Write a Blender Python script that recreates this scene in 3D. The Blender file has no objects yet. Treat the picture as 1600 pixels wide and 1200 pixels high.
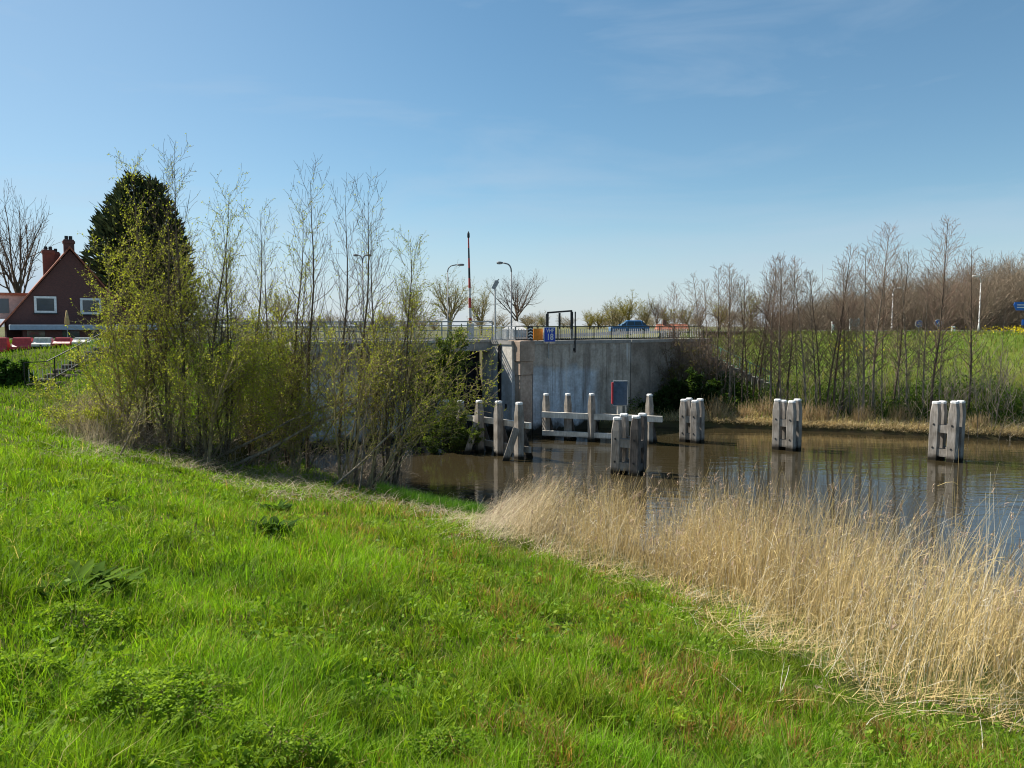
import bpy, math, random
import numpy as np
from math import radians as R, sin, cos, pi
from mathutils import Vector

# ------------------------------------------------------------------ camera, sky, sun, exposure
SC = bpy.context.scene
COL = SC.collection
F = 1200.0                       # focal length in pixels of the 1600 px wide photograph
EYE = Vector((0, 0, 6.0))
PITCH = math.atan(90 / F)        # looking slightly down, horizon at y = 510
cam_d = bpy.data.cameras.new('camera')
cam_d.sensor_width = 36
cam_d.lens = 36 * F / 1600
cam_d.clip_start = 0.05
cam_d.clip_end = 6000
cam = bpy.data.objects.new('camera', cam_d)
COL.objects.link(cam)
cam.location = EYE
cam.rotation_euler = (pi / 2 - PITCH, 0, 0)
SC.camera = cam

SUN_EL = R(47)
SUN_AZ = math.atan2(-0.90, 0.43)     # from +Y towards +X
SUN_DIR = Vector((sin(SUN_AZ) * cos(SUN_EL), cos(SUN_AZ) * cos(SUN_EL), sin(SUN_EL)))
sd = bpy.data.lights.new('sun', 'SUN')
sd.energy = 5.0
sd.angle = R(0.5)
sd.color = (1.0, 0.95, 0.86)
so = bpy.data.objects.new('sun', sd)
COL.objects.link(so)
so.rotation_euler = (-SUN_DIR).to_track_quat('-Z', 'Y').to_euler()

W = bpy.data.worlds.new('World')
SC.world = W
W.use_nodes = True
nt = W.node_tree
nt.nodes.clear()
def wn(t, **k):
    n = nt.nodes.new(t)
    for a, b in k.items():
        setattr(n, a, b)
    return n
sky = wn('ShaderNodeTexSky', sky_type='NISHITA', sun_disc=False, sun_elevation=SUN_EL, sun_rotation=SUN_AZ,
         air_density=1.0, dust_density=0.1, ozone_density=3.0, altitude=0)
tc = wn('ShaderNodeTexCoord')
mp = wn('ShaderNodeMapping')
mp.inputs['Scale'].default_value = (1.1, 1.6, 5.5)
mp.inputs['Rotation'].default_value = (0.1, 0.25, 0.4)
nz = wn('ShaderNodeTexNoise')
nz.inputs['Scale'].default_value = 2.3
nz.inputs['Detail'].default_value = 6
nz.inputs['Roughness'].default_value = 0.55
nz.inputs['Distortion'].default_value = 0.5
rp = wn('ShaderNodeMapRange')
rp.inputs['From Min'].default_value = 0.50
rp.inputs['From Max'].default_value = 0.80
rp.inputs['To Min'].default_value = 0.05
rp.inputs['To Max'].default_value = 0.42
mx = wn('ShaderNodeMix', data_type='RGBA')
mx.inputs[7].default_value = (4.4, 5.4, 6.5, 1)
hs = wn('ShaderNodeHueSaturation')
hs.inputs['Saturation'].default_value = 1.13
hs.inputs['Value'].default_value = 1.0
hs.inputs['Hue'].default_value = 0.487
bg = wn('ShaderNodeBackground')
bg.inputs['Strength'].default_value = 0.068
wo = wn('ShaderNodeOutputWorld')
L = nt.links.new
L(tc.outputs['Generated'], mp.inputs['Vector'])
L(mp.outputs[0], nz.inputs['Vector'])
L(nz.outputs['Fac'], rp.inputs['Value'])
L(sky.outputs[0], hs.inputs['Color'])
L(hs.outputs[0], mx.inputs[6])
# pale haze band low over the horizon, thin streaks higher up
sxz = wn('ShaderNodeSeparateXYZ'); L(tc.outputs['Generated'], sxz.inputs[0])
hb = wn('ShaderNodeMapRange'); hb.inputs['From Min'].default_value = 0.17; hb.inputs['From Max'].default_value = 0.0; hb.inputs['To Max'].default_value = 0.60
hb.interpolation_type = 'SMOOTHSTEP'
L(sxz.outputs['Z'], hb.inputs['Value'])
ha = wn('ShaderNodeMath', operation='ADD'); ha.use_clamp = True
hx = wn('ShaderNodeMapRange', interpolation_type='SMOOTHSTEP'); hx.inputs['From Min'].default_value = 0.05; hx.inputs['From Max'].default_value = -0.75; hx.inputs['To Max'].default_value = 0.34
L(sxz.outputs['X'], hx.inputs['Value'])
hy = wn('ShaderNodeMath', operation='ADD'); L(rp.outputs[0], hy.inputs[0]); L(hx.outputs[0], hy.inputs[1])
L(hy.outputs[0], ha.inputs[0]); L(hb.outputs[0], ha.inputs[1])
L(ha.outputs[0], mx.inputs[0])
L(mx.outputs[2], bg.inputs['Color'])
L(bg.outputs[0], wo.inputs['Surface'])

SC.view_settings.view_transform = 'Standard'
SC.view_settings.look = 'None'
SC.view_settings.exposure = 0.80
SC.view_settings.gamma = 1.0
SC.render.engine = 'CYCLES'
SC.cycles.filter_width = 1.1
SC.cycles.max_bounces = 6
SC.cycles.transparent_max_bounces = 4

# ------------------------------------------------------------------ numbers and rays
rnd = random.Random(4)
NP = np.random.default_rng(11)
cp, sp = cos(PITCH), sin(PITCH)
def ray(px, py):
    x = (px - 800) / F
    u = (600 - py) / F
    return Vector((x, cp + u * sp, -sp + u * cp))
def at(px, py, Y):
    r = ray(px, py)
    return EYE + r * (Y / r.y)
def wat(px, py, z=0.0):
    r = ray(px, py)
    return EYE + r * ((z - 6.0) / r.z)
def on_line(px, p, d):
    k = (px - 800) / F                     # x = k*y (near enough for pixels close to the horizon)
    t = (k * p[1] - p[0]) / (d[0] - k * d[1])
    return Vector((p[0] + d[0] * t, p[1] + d[1] * t, 0))
def hash2(ix, iy, s):
    n = (ix.astype(np.int64) * 374761393 + iy.astype(np.int64) * 668265263 + s * 974634777) & 0x7fffffff
    n = ((n ^ (n >> 13)) * 1274126177) & 0x7fffffff
    return ((n ^ (n >> 16)) & 0xffff) / 65535.0
def noise(x, y, sc, s=0, oct=3):
    v = 0; a = 1; t = 0
    for o in range(oct):
        X = np.asarray(x) * sc; Y = np.asarray(y) * sc
        ix = np.floor(X); iy = np.floor(Y)
        fx = X - ix; fy = Y - iy
        fx = fx * fx * (3 - 2 * fx); fy = fy * fy * (3 - 2 * fy)
        n = (hash2(ix, iy, s + o) * (1 - fx) + hash2(ix + 1, iy, s + o) * fx) * (1 - fy) + \
            (hash2(ix, iy + 1, s + o) * (1 - fx) + hash2(ix + 1, iy + 1, s + o) * fx) * fy
        v = v + n * a; t += a; a *= 0.5; sc *= 2.1
    return v / t
def seg_dist(x, y, poly):
    """distance to a polyline and the side of it (+1 = left of its direction)"""
    best = np.full(np.shape(x), 1e18); side = np.zeros(np.shape(x))
    for (ax, ay), (bx, by) in zip(poly[:-1], poly[1:]):
        dx, dy = bx - ax, by - ay
        t = np.clip(((x - ax) * dx + (y - ay) * dy) / (dx * dx + dy * dy), 0, 1)
        qx, qy = ax + t * dx - x, ay + t * dy - y
        d = qx * qx + qy * qy
        c = dx * (y - ay) - dy * (x - ax)
        m = d < best - 1e-9
        best = np.where(m, d, best); side = np.where(m, np.sign(c), side)
    return np.sqrt(best), side
def inside(x, y, poly):
    r = np.zeros(np.shape(x), bool)
    n = len(poly)
    for i in range(n):
        ax, ay = poly[i]; bx, by = poly[(i + 1) % n]
        c = ((ay > y) != (by > y))
        with np.errstate(divide='ignore', invalid='ignore'):
            xi = (bx - ax) * (y - ay) / (by - ay + 1e-12) + ax
        r ^= c & (x < xi)
    return r

# ------------------------------------------------------------------ the lie of the land (water at z = 0)
WD = (0.80, 0.595)                 # direction of the lock walls
AX = (-0.595, 0.80)                # axis of the passage
A0 = (1.17, 42.5)                  # front wall, left end
W1 = (13.4, 51.6)                  # wing wall, far end
J0 = (0.17, 41.9)                  # corner of the passage
J1 = (-1.28, 43.85)                # jamb meets the deck
L1 = (-3.85, 41.9)
L0 = (-10.2, 37.18)
NEAR = [(60, -30), (30, -5), (20, 5), (12, 12.4), (9.6, 14.4), (7.3, 16), (5.3, 18.2), (2.65, 21.2), (0, 22.9),
        (-2.3, 24.8), (-4.8, 27.5), (-7.5, 31), (-9.5, 34.5), (-10.6, 38.5)]
FAR = [(5.4, 45.2), (7.4, 45.0), (8.8, 45.6), (11.8, 45.4), (18.2, 43.6), (26.7, 40.2), (45, 32), (80, 15), (160, -25)]
CREST = [(-400, 90), (-80, 50), (-40, 44), (-26, 42), (-16, 38.8), (-10.6, 37.9)]
PLAT = CREST + [(-4.25, 42.5), (-11.0, 52), (-7.2, 55), (0.7, 43.2), (0.85, 43.1), (7.0, 47.6), (13.1, 52.2), (14, 60),
                (400, 60), (3000, 3000), (-3000, 3000)]
def land(x, y):
    x = np.asarray(x, float); y = np.asarray(y, float)
    d, sd_ = seg_dist(x, y, NEAR)
    s = d * sd_
    z1 = np.interp(s, [-8, 0, 1, 3, 6, 10, 13.3, 15.3, 17, 20, 30, 60], [-2.2, 0, .25, .7, 1.35, 2.3, 3.05, 3.55, 4.0, 4.4, 4.6, 4.8])
    lumps = (noise(x, y, 0.9, 3) - .5) * .20 + (noise(x, y, 1.9, 4, 2) - .5) * .13 + (noise(x, y, 0.22, 5) - .5) * .35
    z1 = np.where(s > 0, z1 + lumps * np.clip(s / 3, 0, 1), z1)
    z1 = np.where((y > 34) & (x > -10.9), np.minimum(z1, .1), z1)
    dc, sc_ = seg_dist(x, y, CREST)
    z2 = 5.02 - 0.36 * dc + (noise(x, y, .7, 9) - .5) * .3
    z2 = np.where((sc_ < 0) & (x < -10.5), z2, -9)
    df, sf = seg_dist(x, y, FAR)
    t = df * sf * (1 + 1.3 * np.exp(-((x - 9.5) / 3.6) ** 2) * (x > 4))
    z3 = np.interp(t, [-8, -.3, 0, .25, 4, 8, 14, 18, 24, 60], [-2.2, -.5, 0, .32, .9, 2.2, 4.1, 5.35, 5.5, 5.45])
    z3 = np.where(t > 0.2, z3 + (noise(x, y, .6, 13) - .5) * .35 * np.clip(t / 3, 0, 1), z3)
    z3 = np.where((x > 5.2) | (y < 40), z3, -2.2)
    z3 = np.where(y < FAR[-1][1], -2.2, z3)
    z = np.maximum(np.maximum(z1, z2), z3)
    pl = inside(x, y, PLAT)
    z = np.where(pl, np.maximum(5.06, z3 * (x > 13)), z)
    return z
def shore(x, y):
    d, s = seg_dist(np.asarray(x, float), np.asarray(y, float), NEAR)
    return d * s
def farshore(x, y):
    d, s = seg_dist(np.asarray(x, float), np.asarray(y, float), FAR)
    return d * s
def ground(px, py, y0=3.0, y1=80.0):
    ys = np.linspace(y0, y1, 1600)
    r = ray(px, py)
    xs = r.x / r.y * ys; zs = 6.0 + r.z / r.y * ys
    h = np.maximum(land(xs, ys), 0)
    k = np.argmax(zs <= h)
    return Vector((xs[k], ys[k], h[k]))
def gz(x, y):
    return float(land(np.array([x]), np.array([y]))[0])

# ------------------------------------------------------------------ materials
def mat(name, base, rough=0.7, spec=0.3, metal=0.0, noise_sc=0, amt=0.25, bump=0.0, stretch=(1, 1, 1), second=None, emit=None):
    m = bpy.data.materials.new(name)
    m.use_nodes = True
    n = m.node_tree.nodes; l = m.node_tree.links.new
    b = n['Principled BSDF']
    b.inputs['Base Color'].default_value = (*base, 1)
    b.inputs['Roughness'].default_value = rough
    b.inputs['Specular IOR Level'].default_value = spec
    b.inputs['Metallic'].default_value = metal
    if noise_sc:
        t = n.new('ShaderNodeTexCoord'); mpp = n.new('ShaderNodeMapping')
        mpp.inputs['Scale'].default_value = stretch
        q = n.new('ShaderNodeTexNoise')
        q.inputs['Scale'].default_value = noise_sc; q.inputs['Detail'].default_value = 7; q.inputs['Roughness'].default_value = .62
        l(t.outputs['Object'], mpp.inputs[0]); l(mpp.outputs[0], q.inputs['Vector'])
        r = n.new('ShaderNodeValToRGB')
        d2 = second or tuple(c * (1 - amt * 1.6) for c in base)
        r.color_ramp.elements[0].position = .34; r.color_ramp.elements[0].color = (*d2, 1)
        r.color_ramp.elements[1].position = .66; r.color_ramp.elements[1].color = (*[min(1, c * (1 + amt * .6)) for c in base], 1)
        l(q.outputs['Fac'], r.inputs[0]); l(r.outputs[0], b.inputs['Base Color'])
        if bump:
            bp = n.new('ShaderNodeBump'); bp.inputs['Strength'].default_value = bump; bp.inputs['Distance'].default_value = .03
            l(q.outputs['Fac'], bp.inputs['Height']); l(bp.outputs[0], b.inputs['Normal'])
    return m
def leafmat(name, trans=0.45, rough=0.7, spec=0.1, tint=(1.25, 1.25, .6)):
    """diffuse blade or leaf, colour from the mesh's own colour attribute, lit through from behind"""
    m = bpy.data.materials.new(name); m.use_nodes = True
    n = m.node_tree.nodes; l = m.node_tree.links.new
    b = n['Principled BSDF']; o = n['Material Output']
    a = n.new('ShaderNodeAttribute'); a.attribute_name = 'Col'
    b.inputs['Roughness'].default_value = rough; b.inputs['Specular IOR Level'].default_value = spec
    l(a.outputs['Color'], b.inputs['Base Color'])
    if trans:
        t = n.new('ShaderNodeBsdfTranslucent'); mm = n.new('ShaderNodeMix'); mm.data_type = 'RGBA'; mm.blend_type = 'MULTIPLY'
        mm.inputs[0].default_value = 1; mm.inputs[7].default_value = (*tint, 1)
        l(a.outputs['Color'], mm.inputs[6]); l(mm.outputs[2], t.inputs['Color'])
        ms = n.new('ShaderNodeMixShader'); ms.inputs[0].default_value = trans
        l(b.outputs[0], ms.inputs[1]); l(t.outputs[0], ms.inputs[2]); l(ms.outputs[0], o.inputs['Surface'])
    return m
M = {}
M['blade'] = leafmat('grass_blade', .42, .6, .15)
M['leaf'] = leafmat('leaf', .45, .65, .12)
M['reed'] = leafmat('dry_reed', .25, .7, .2, (1, .95, .85))
M['dock'] = leafmat('dock_leaf', .3, .9, .03)
M['needle'] = leafmat('needle_foliage', .12, .6, .25, (1, 1, 1))
M['soil'] = leafmat('ground_cover', 0, .95, .05)
M['bark'] = mat('grey_brown_bark', (.15, .115, .082), .9, .1, noise_sc=14, amt=.4, stretch=(1, 1, .25))
M['bark_pale'] = mat('pale_bark', (.30, .25, .19), .9, .1, noise_sc=12, amt=.4, stretch=(1, 1, .25))
M['bark_olive'] = mat('olive_bark', (.36, .285, .155), .9, .1, noise_sc=14, amt=.35, stretch=(1, 1, .25))
M['twig'] = mat('brown_twig', (.14, .10, .075), .9, .1)
M['twig_red'] = mat('reddish_brown_twig', (.24, .165, .12), .9, .1)
M['twig_tan'] = mat('tan_twig', (.25, .19, .135), .9, .1)
M['twig_yellow'] = mat('yellow_twig', (.26, .2, .06), .9, .1)
M['white'] = mat('white_paint', (.78, .77, .74), .5, .4, noise_sc=6, amt=.12)
M['offwhite'] = mat('weathered_white_paint', (.62, .60, .56), .6, .3, noise_sc=5, amt=.25)
M['galv'] = mat('galvanised_steel', (.30, .32, .33), .45, .5, .4, noise_sc=9, amt=.15)
M['lamp_grey'] = mat('grey_painted_steel', (.17, .18, .19), .5, .35, noise_sc=9, amt=.15)
M['black'] = mat('black_metal', (.018, .018, .02), .5, .4, noise_sc=20, amt=.3)
M['darkrail'] = mat('dark_green_rail', (.03, .05, .05), .5, .4, noise_sc=20, amt=.3)
M['teal'] = mat('faded_teal_paint', (.22, .48, .43), .6, .3, noise_sc=14, amt=.3)
M['red'] = mat('red_plastic', (.52, .04, .05), .45, .4, noise_sc=7, amt=.2)
M['boomred'] = mat('red_paint', (.45, .05, .035), .5, .4, noise_sc=9, amt=.2)
M['orange'] = mat('orange_board', (.75, .24, .02), .6, .3, noise_sc=6, amt=.12)
M['blue'] = mat('blue_sign_face', (.012, .06, .45), .45, .4, noise_sc=5, amt=.12)
M['signblue'] = mat('bright_blue_sign_face', (.02, .14, .55), .45, .4, noise_sc=5, amt=.12)
M['greyblue'] = mat('grey_blue_panel', (.07, .11, .17), .45, .35, noise_sc=4, amt=.2)
M['asphalt'] = mat('asphalt', (.06, .06, .06), .9, .2, noise_sc=20, amt=.25)
M['glass'] = mat('window_glass', (.03, .05, .07), .06, .7)
M['rubber'] = mat('tyre_rubber', (.015, .015, .015), .8, .2)
M['chrome'] = mat('wheel_rim', (.5, .5, .52), .3, .5, .8)
M['lamp_glass'] = mat('lamp_glass', (.6, .6, .58), .2, .5)
M['tail'] = mat('tail_lamp_red', (.4, .01, .01), .3, .5)
M['curtain'] = mat('pale_curtain', (.55, .5, .42), .9, .1, noise_sc=8, amt=.2)
M['beige'] = mat('beige_canvas', (.6, .42, .2), .9, .1, noise_sc=8, amt=.2)
M['slate'] = mat('pale_grey_blue_fascia', (.40, .48, .55), .6, .3, noise_sc=3, amt=.12)
M['stone'] = mat('rough_stone', (.14, .115, .085), .95, .1, noise_sc=5, amt=.5, bump=.8)
M['render'] = mat('grey_render', (.34, .32, .29), .9, .1, noise_sc=2, amt=.2)
M['pinkwood'] = mat('pale_pink_boarding', (.55, .38, .34), .7, .2, noise_sc=4, amt=.15)
M['gate'] = mat('dark_gate_with_shade', (.02, .022, .03), .8, .2, noise_sc=3, amt=.4)  # dark gate, with the deep shade of the passage put into its colour
M['brown'] = mat('brown_shrub_twig', (.15, .105, .075), .95, .1)

def wood(name, base, dark):
    m = bpy.data.materials.new(name); m.use_nodes = True
    n = m.node_tree.nodes; l = m.node_tree.links.new; b = n['Principled BSDF']
    b.inputs['Roughness'].default_value = .85; b.inputs['Specular IOR Level'].default_value = .15
    t = n.new('ShaderNodeTexCoord'); mpp = n.new('ShaderNodeMapping'); mpp.inputs['Scale'].default_value = (9, 9, .7)
    q = n.new('ShaderNodeTexNoise'); q.inputs['Scale'].default_value = 3; q.inputs['Detail'].default_value = 8; q.inputs['Roughness'].default_value = .65
    q2 = n.new('ShaderNodeTexNoise'); q2.inputs['Scale'].default_value = 1.8; q2.inputs['Detail'].default_value = 5
    l(t.outputs['Object'], mpp.inputs[0]); l(mpp.outputs[0], q.inputs['Vector']); l(t.outputs['Object'], q2.inputs['Vector'])
    r = n.new('ShaderNodeValToRGB'); e = r.color_ramp.elements
    e[0].position = .3; e[0].color = (*dark, 1); e[1].position = .62; e[1].color = (*base, 1)
    l(q.outputs['Fac'], r.inputs[0])
    mm = n.new('ShaderNodeMix'); mm.data_type = 'RGBA'; mm.blend_type = 'MULTIPLY'
    r2 = n.new('ShaderNodeValToRGB'); r2.color_ramp.elements[0].position = .35; r2.color_ramp.elements[0].color = (.55, .52, .48, 1)
    r2.color_ramp.elements[1].position = .6; r2.color_ramp.elements[1].color = (1, 1, 1, 1)
    l(q2.outputs['Fac'], r2.inputs[0]); mm.inputs[0].default_value = .8
    l(r.outputs[0], mm.inputs[6]); l(r2.outputs[0], mm.inputs[7])
    # tide mark: wood stays wet and slimy just above the water (world height)
    g = n.new('ShaderNodeNewGeometry'); sx = n.new('ShaderNodeSeparateXYZ'); l(g.outputs['Position'], sx.inputs[0])
    ad = n.new('ShaderNodeMath'); ad.operation = 'ADD'; sc = n.new('ShaderNodeMath'); sc.operation = 'MULTIPLY'; sc.inputs[1].default_value = .25
    l(q2.outputs['Fac'], sc.inputs[0]); l(sx.outputs['Z'], ad.inputs[0]); l(sc.outputs[0], ad.inputs[1])
    mr = n.new('ShaderNodeMapRange'); mr.inputs['From Min'].default_value = .22; mr.inputs['From Max'].default_value = .42
    l(ad.outputs[0], mr.inputs['Value'])
    m3 = n.new('ShaderNodeMix'); m3.data_type = 'RGBA'; m3.inputs[6].default_value = (.022, .018, .012, 1)
    l(mr.outputs[0], m3.inputs[0]); l(mm.outputs[2], m3.inputs[7]); l(m3.outputs[2], b.inputs['Base Color'])
    bp = n.new('ShaderNodeBump'); bp.inputs['Strength'].default_value = .5; bp.inputs['Distance'].default_value = .02
    l(q.outputs['Fac'], bp.inputs['Height']); l(bp.outputs[0], b.inputs['Normal'])
    return m
M['wood'] = wood('weathered_grey_timber', (.38, .345, .305), (.17, .148, .125))
M['wood_dark'] = wood('dark_rotten_timber', (.16, .14, .125), (.04, .034, .03))
M['wood_pale_sunlit'] = wood('sun_painted_pale_timber', (.80, .75, .67), (.55, .50, .44))  # paler timber copy; grazing sun on the fence rails put into the colour

def concrete(name, base, low, stain, streak=(.5, .5, .48), zsplit=3.6, light=.35):
    m = bpy.data.materials.new(name); m.use_nodes = True
    n = m.node_tree.nodes; l = m.node_tree.links.new; b = n['Principled BSDF']
    b.inputs['Roughness'].default_value = .9; b.inputs['Specular IOR Level'].default_value = .15
    g = n.new('ShaderNodeNewGeometry'); sx = n.new('ShaderNodeSeparateXYZ'); l(g.outputs['Position'], sx.inputs[0])
    def nzt(sc, det, st):
        mpp = n.new('ShaderNodeMapping'); mpp.inputs['Scale'].default_value = st; l(g.outputs['Position'], mpp.inputs[0])
        q = n.new('ShaderNodeTexNoise'); q.inputs['Scale'].default_value = sc; q.inputs['Detail'].default_value = det; q.inputs['Roughness'].default_value = .6
        l(mpp.outputs[0], q.inputs['Vector']); return q.outputs['Fac']
    def ramp(src, a, ca, c, cb):
        r = n.new('ShaderNodeValToRGB'); e = r.color_ramp.elements
        e[0].position = a; e[0].color = (*ca, 1); e[1].position = c; e[1].color = (*cb, 1); l(src, r.inputs[0]); return r.outputs[0]
    def mixc(f, a, c, bt='MIX'):
        k = n.new('ShaderNodeMix'); k.data_type = 'RGBA'; k.blend_type = bt
        if isinstance(f, float): k.inputs[0].default_value = f
        else: l(f, k.inputs[0])
        if isinstance(a, tuple): k.inputs[6].default_value = (*a, 1)
        else: l(a, k.inputs[6])
        if isinstance(c, tuple): k.inputs[7].default_value = (*c, 1)
        else: l(c, k.inputs[7])
        return k.outputs[2]
    n1 = nzt(.9, 6, (1, 1, 1)); n2 = nzt(1.7, 7, (1.1, 1.1, .10)); n3 = nzt(7, 6, (1, 1, 1))
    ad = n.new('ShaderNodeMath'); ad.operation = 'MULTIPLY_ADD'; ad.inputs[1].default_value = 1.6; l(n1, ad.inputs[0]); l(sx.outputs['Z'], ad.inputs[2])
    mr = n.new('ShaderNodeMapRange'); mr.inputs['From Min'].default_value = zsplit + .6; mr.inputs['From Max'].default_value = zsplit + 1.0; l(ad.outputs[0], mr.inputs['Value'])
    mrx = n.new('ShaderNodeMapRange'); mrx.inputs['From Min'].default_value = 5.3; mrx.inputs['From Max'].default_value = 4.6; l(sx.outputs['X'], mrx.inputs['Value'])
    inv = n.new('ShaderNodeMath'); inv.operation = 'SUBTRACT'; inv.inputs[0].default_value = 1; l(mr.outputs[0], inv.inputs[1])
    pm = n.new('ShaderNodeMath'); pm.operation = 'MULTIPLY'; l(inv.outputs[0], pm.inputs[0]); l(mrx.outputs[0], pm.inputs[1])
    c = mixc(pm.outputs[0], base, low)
    c = mixc(.75, c, ramp(n1, .38, (.62, .58, .54), .58, (1.08, 1.06, 1.04)), 'MULTIPLY')
    c = mixc(.7, c, ramp(n3, .35, (.72, .71, .70), .65, (1.1, 1.1, 1.1)), 'MULTIPLY')
    st = n.new('ShaderNodeMapRange'); st.inputs['From Min'].default_value = .52; st.inputs['From Max'].default_value = .68; st.inputs['To Max'].default_value = .75; l(n2, st.inputs['Value'])
    c = mixc(st.outputs[0], c, stain)
    s2 = n.new('ShaderNodeMapRange'); s2.inputs['From Min'].default_value = .40; s2.inputs['From Max'].default_value = .33; s2.inputs['To Max'].default_value = light; l(n2, s2.inputs['Value'])
    c = mixc(s2.outputs[0], c, streak)
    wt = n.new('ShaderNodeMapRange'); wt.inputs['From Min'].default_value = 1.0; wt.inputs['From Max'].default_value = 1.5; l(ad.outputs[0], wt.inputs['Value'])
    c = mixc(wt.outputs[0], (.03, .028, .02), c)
    l(c, b.inputs['Base Color'])
    bp = n.new('ShaderNodeBump'); bp.inputs['Strength'].default_value = .35; bp.inputs['Distance'].default_value = .03; l(n3, bp.inputs['Height']); l(bp.outputs[0], b.inputs['Normal'])
    return m
M['conc'] = concrete('stained_concrete', (.48, .43, .37), (.56, .62, .68), (.15, .12, .10), (.62, .62, .60), light=.75)  # whitish patch low on the wall, blue sky light mixed into its colour
M['conc_wing'] = concrete('brown_stained_concrete', (.33, .285, .24), (.30, .26, .22), (.14, .115, .095))
M['conc_jamb'] = concrete('pale_concrete', (.60, .57, .51), (.52, .56, .60), (.30, .27, .24))
M['pier'] = concrete('reddish_brown_stone', (.50, .395, .315), (.46, .36, .29), (.26, .19, .15), (.58, .49, .41))

def bricks(name, c1, c2, mortar, scale):
    m = bpy.data.materials.new(name); m.use_nodes = True
    n = m.node_tree.nodes; l = m.node_tree.links.new; b = n['Principled BSDF']
    b.inputs['Roughness'].default_value = .9; b.inputs['Specular IOR Level'].default_value = .15
    g = n.new('ShaderNodeTexCoord'); s = n.new('ShaderNodeSeparateXYZ'); l(g.outputs['Object'], s.inputs[0])
    ad = n.new('ShaderNodeMath'); ad.operation = 'ADD'; l(s.outputs['X'], ad.inputs[0]); l(s.outputs['Y'], ad.inputs[1])
    cb = n.new('ShaderNodeCombineXYZ'); l(ad.outputs[0], cb.inputs['X']); l(s.outputs['Z'], cb.inputs['Y'])
    k = n.new('ShaderNodeTexBrick'); k.inputs['Scale'].default_value = scale; k.inputs['Color1'].default_value = (*c1, 1); k.inputs['Color2'].default_value = (*c2, 1)
    k.inputs['Mortar'].default_value = (*mortar, 1); k.inputs['Mortar Size'].default_value = .015
    l(cb.outputs[0], k.inputs['Vector']); l(k.outputs['Color'], b.inputs['Base Color'])
    return m
M['brick'] = bricks('dark_red_brick', (.145, .062, .052), (.105, .05, .045), (.13, .10, .09), 4)
M['brick_red'] = bricks('red_brick', (.19, .075, .06), (.14, .06, .05), (.18, .13, .11), 4)
def tiles(name, c1, c2):
    m = bpy.data.materials.new(name); m.use_nodes = True
    n = m.node_tree.nodes; l = m.node_tree.links.new; b = n['Principled BSDF']
    b.inputs['Roughness'].default_value = .8
    g = n.new('ShaderNodeTexCoord'); k = n.new('ShaderNodeTexNoise'); k.inputs['Scale'].default_value = 3.5; k.inputs['Detail'].default_value = 5
    l(g.outputs['Object'], k.inputs['Vector'])
    r = n.new('ShaderNodeValToRGB'); e = r.color_ramp.elements; e[0].position = .35; e[0].color = (*c2, 1); e[1].position = .65; e[1].color = (*c1, 1)
    l(k.outputs['Fac'], r.inputs[0]); l(r.outputs[0], b.inputs['Base Color'])
    wv = n.new('ShaderNodeTexWave'); wv.bands_direction = 'Z'; wv.inputs['Scale'].default_value = 1.6; l(g.outputs['Object'], wv.inputs['Vector'])
    bp = n.new('ShaderNodeBump'); bp.inputs['Strength'].default_value = .6; bp.inputs['Distance'].default_value = .05; l(wv.outputs['Fac'], bp.inputs['Height']); l(bp.outputs[0], b.inputs['Normal'])
    return m
M['tile'] = tiles('orange_roof_tile', (.36, .115, .06), (.24, .075, .04))

def water_mat():
    m = bpy.data.materials.new('murky_water'); m.use_nodes = True
    n = m.node_tree.nodes; l = m.node_tree.links.new; b = n['Principled BSDF']
    b.inputs['Base Color'].default_value = (.036, .028, .014, 1)
    b.inputs['Roughness'].default_value = .03; b.inputs['IOR'].default_value = 1.9; b.inputs['Specular IOR Level'].default_value = .5
    g = n.new('ShaderNodeNewGeometry')
    def nzt(sc, det, st, rot=0.0):
        mpp = n.new('ShaderNodeMapping'); mpp.inputs['Scale'].default_value = st; mpp.inputs['Rotation'].default_value = (0, 0, rot); l(g.outputs['Position'], mpp.inputs[0])
        q = n.new('ShaderNodeTexNoise'); q.inputs['Scale'].default_value = sc; q.inputs['Detail'].default_value = det; q.inputs['Roughness'].default_value = .5; q.inputs['Distortion'].default_value = .4
        l(mpp.outputs[0], q.inputs['Vector']); return q.outputs['Fac']
    a = nzt(1.0, 3, (.55, 2.2, 1), .25); c = nzt(.22, 2, (.7, 1.2, 1), 0); d = nzt(4, 2, (.6, 1.6, 1), -.2)
    # calm patches and ruffled patches
    mk = n.new('ShaderNodeMapRange'); mk.inputs['From Min'].default_value = .38; mk.inputs['From Max'].default_value = .62; mk.inputs['To Min'].default_value = .25; l(c, mk.inputs['Value'])
    ml = n.new('ShaderNodeMath'); ml.operation = 'MULTIPLY'; l(a, ml.inputs[0]); l(mk.outputs[0], ml.inputs[1])
    m2 = n.new('ShaderNodeMath'); m2.operation = 'MULTIPLY_ADD'; m2.inputs[1].default_value = .12; l(d, m2.inputs[0]); l(ml.outputs[0], m2.inputs[2])
    bp = n.new('ShaderNodeBump'); bp.inputs['Strength'].default_value = .34; bp.inputs['Distance'].default_value = .06
    l(m2.outputs[0], bp.inputs['Height']); l(bp.outputs[0], b.inputs['Normal'])
    return m
M['water'] = water_mat()

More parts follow.
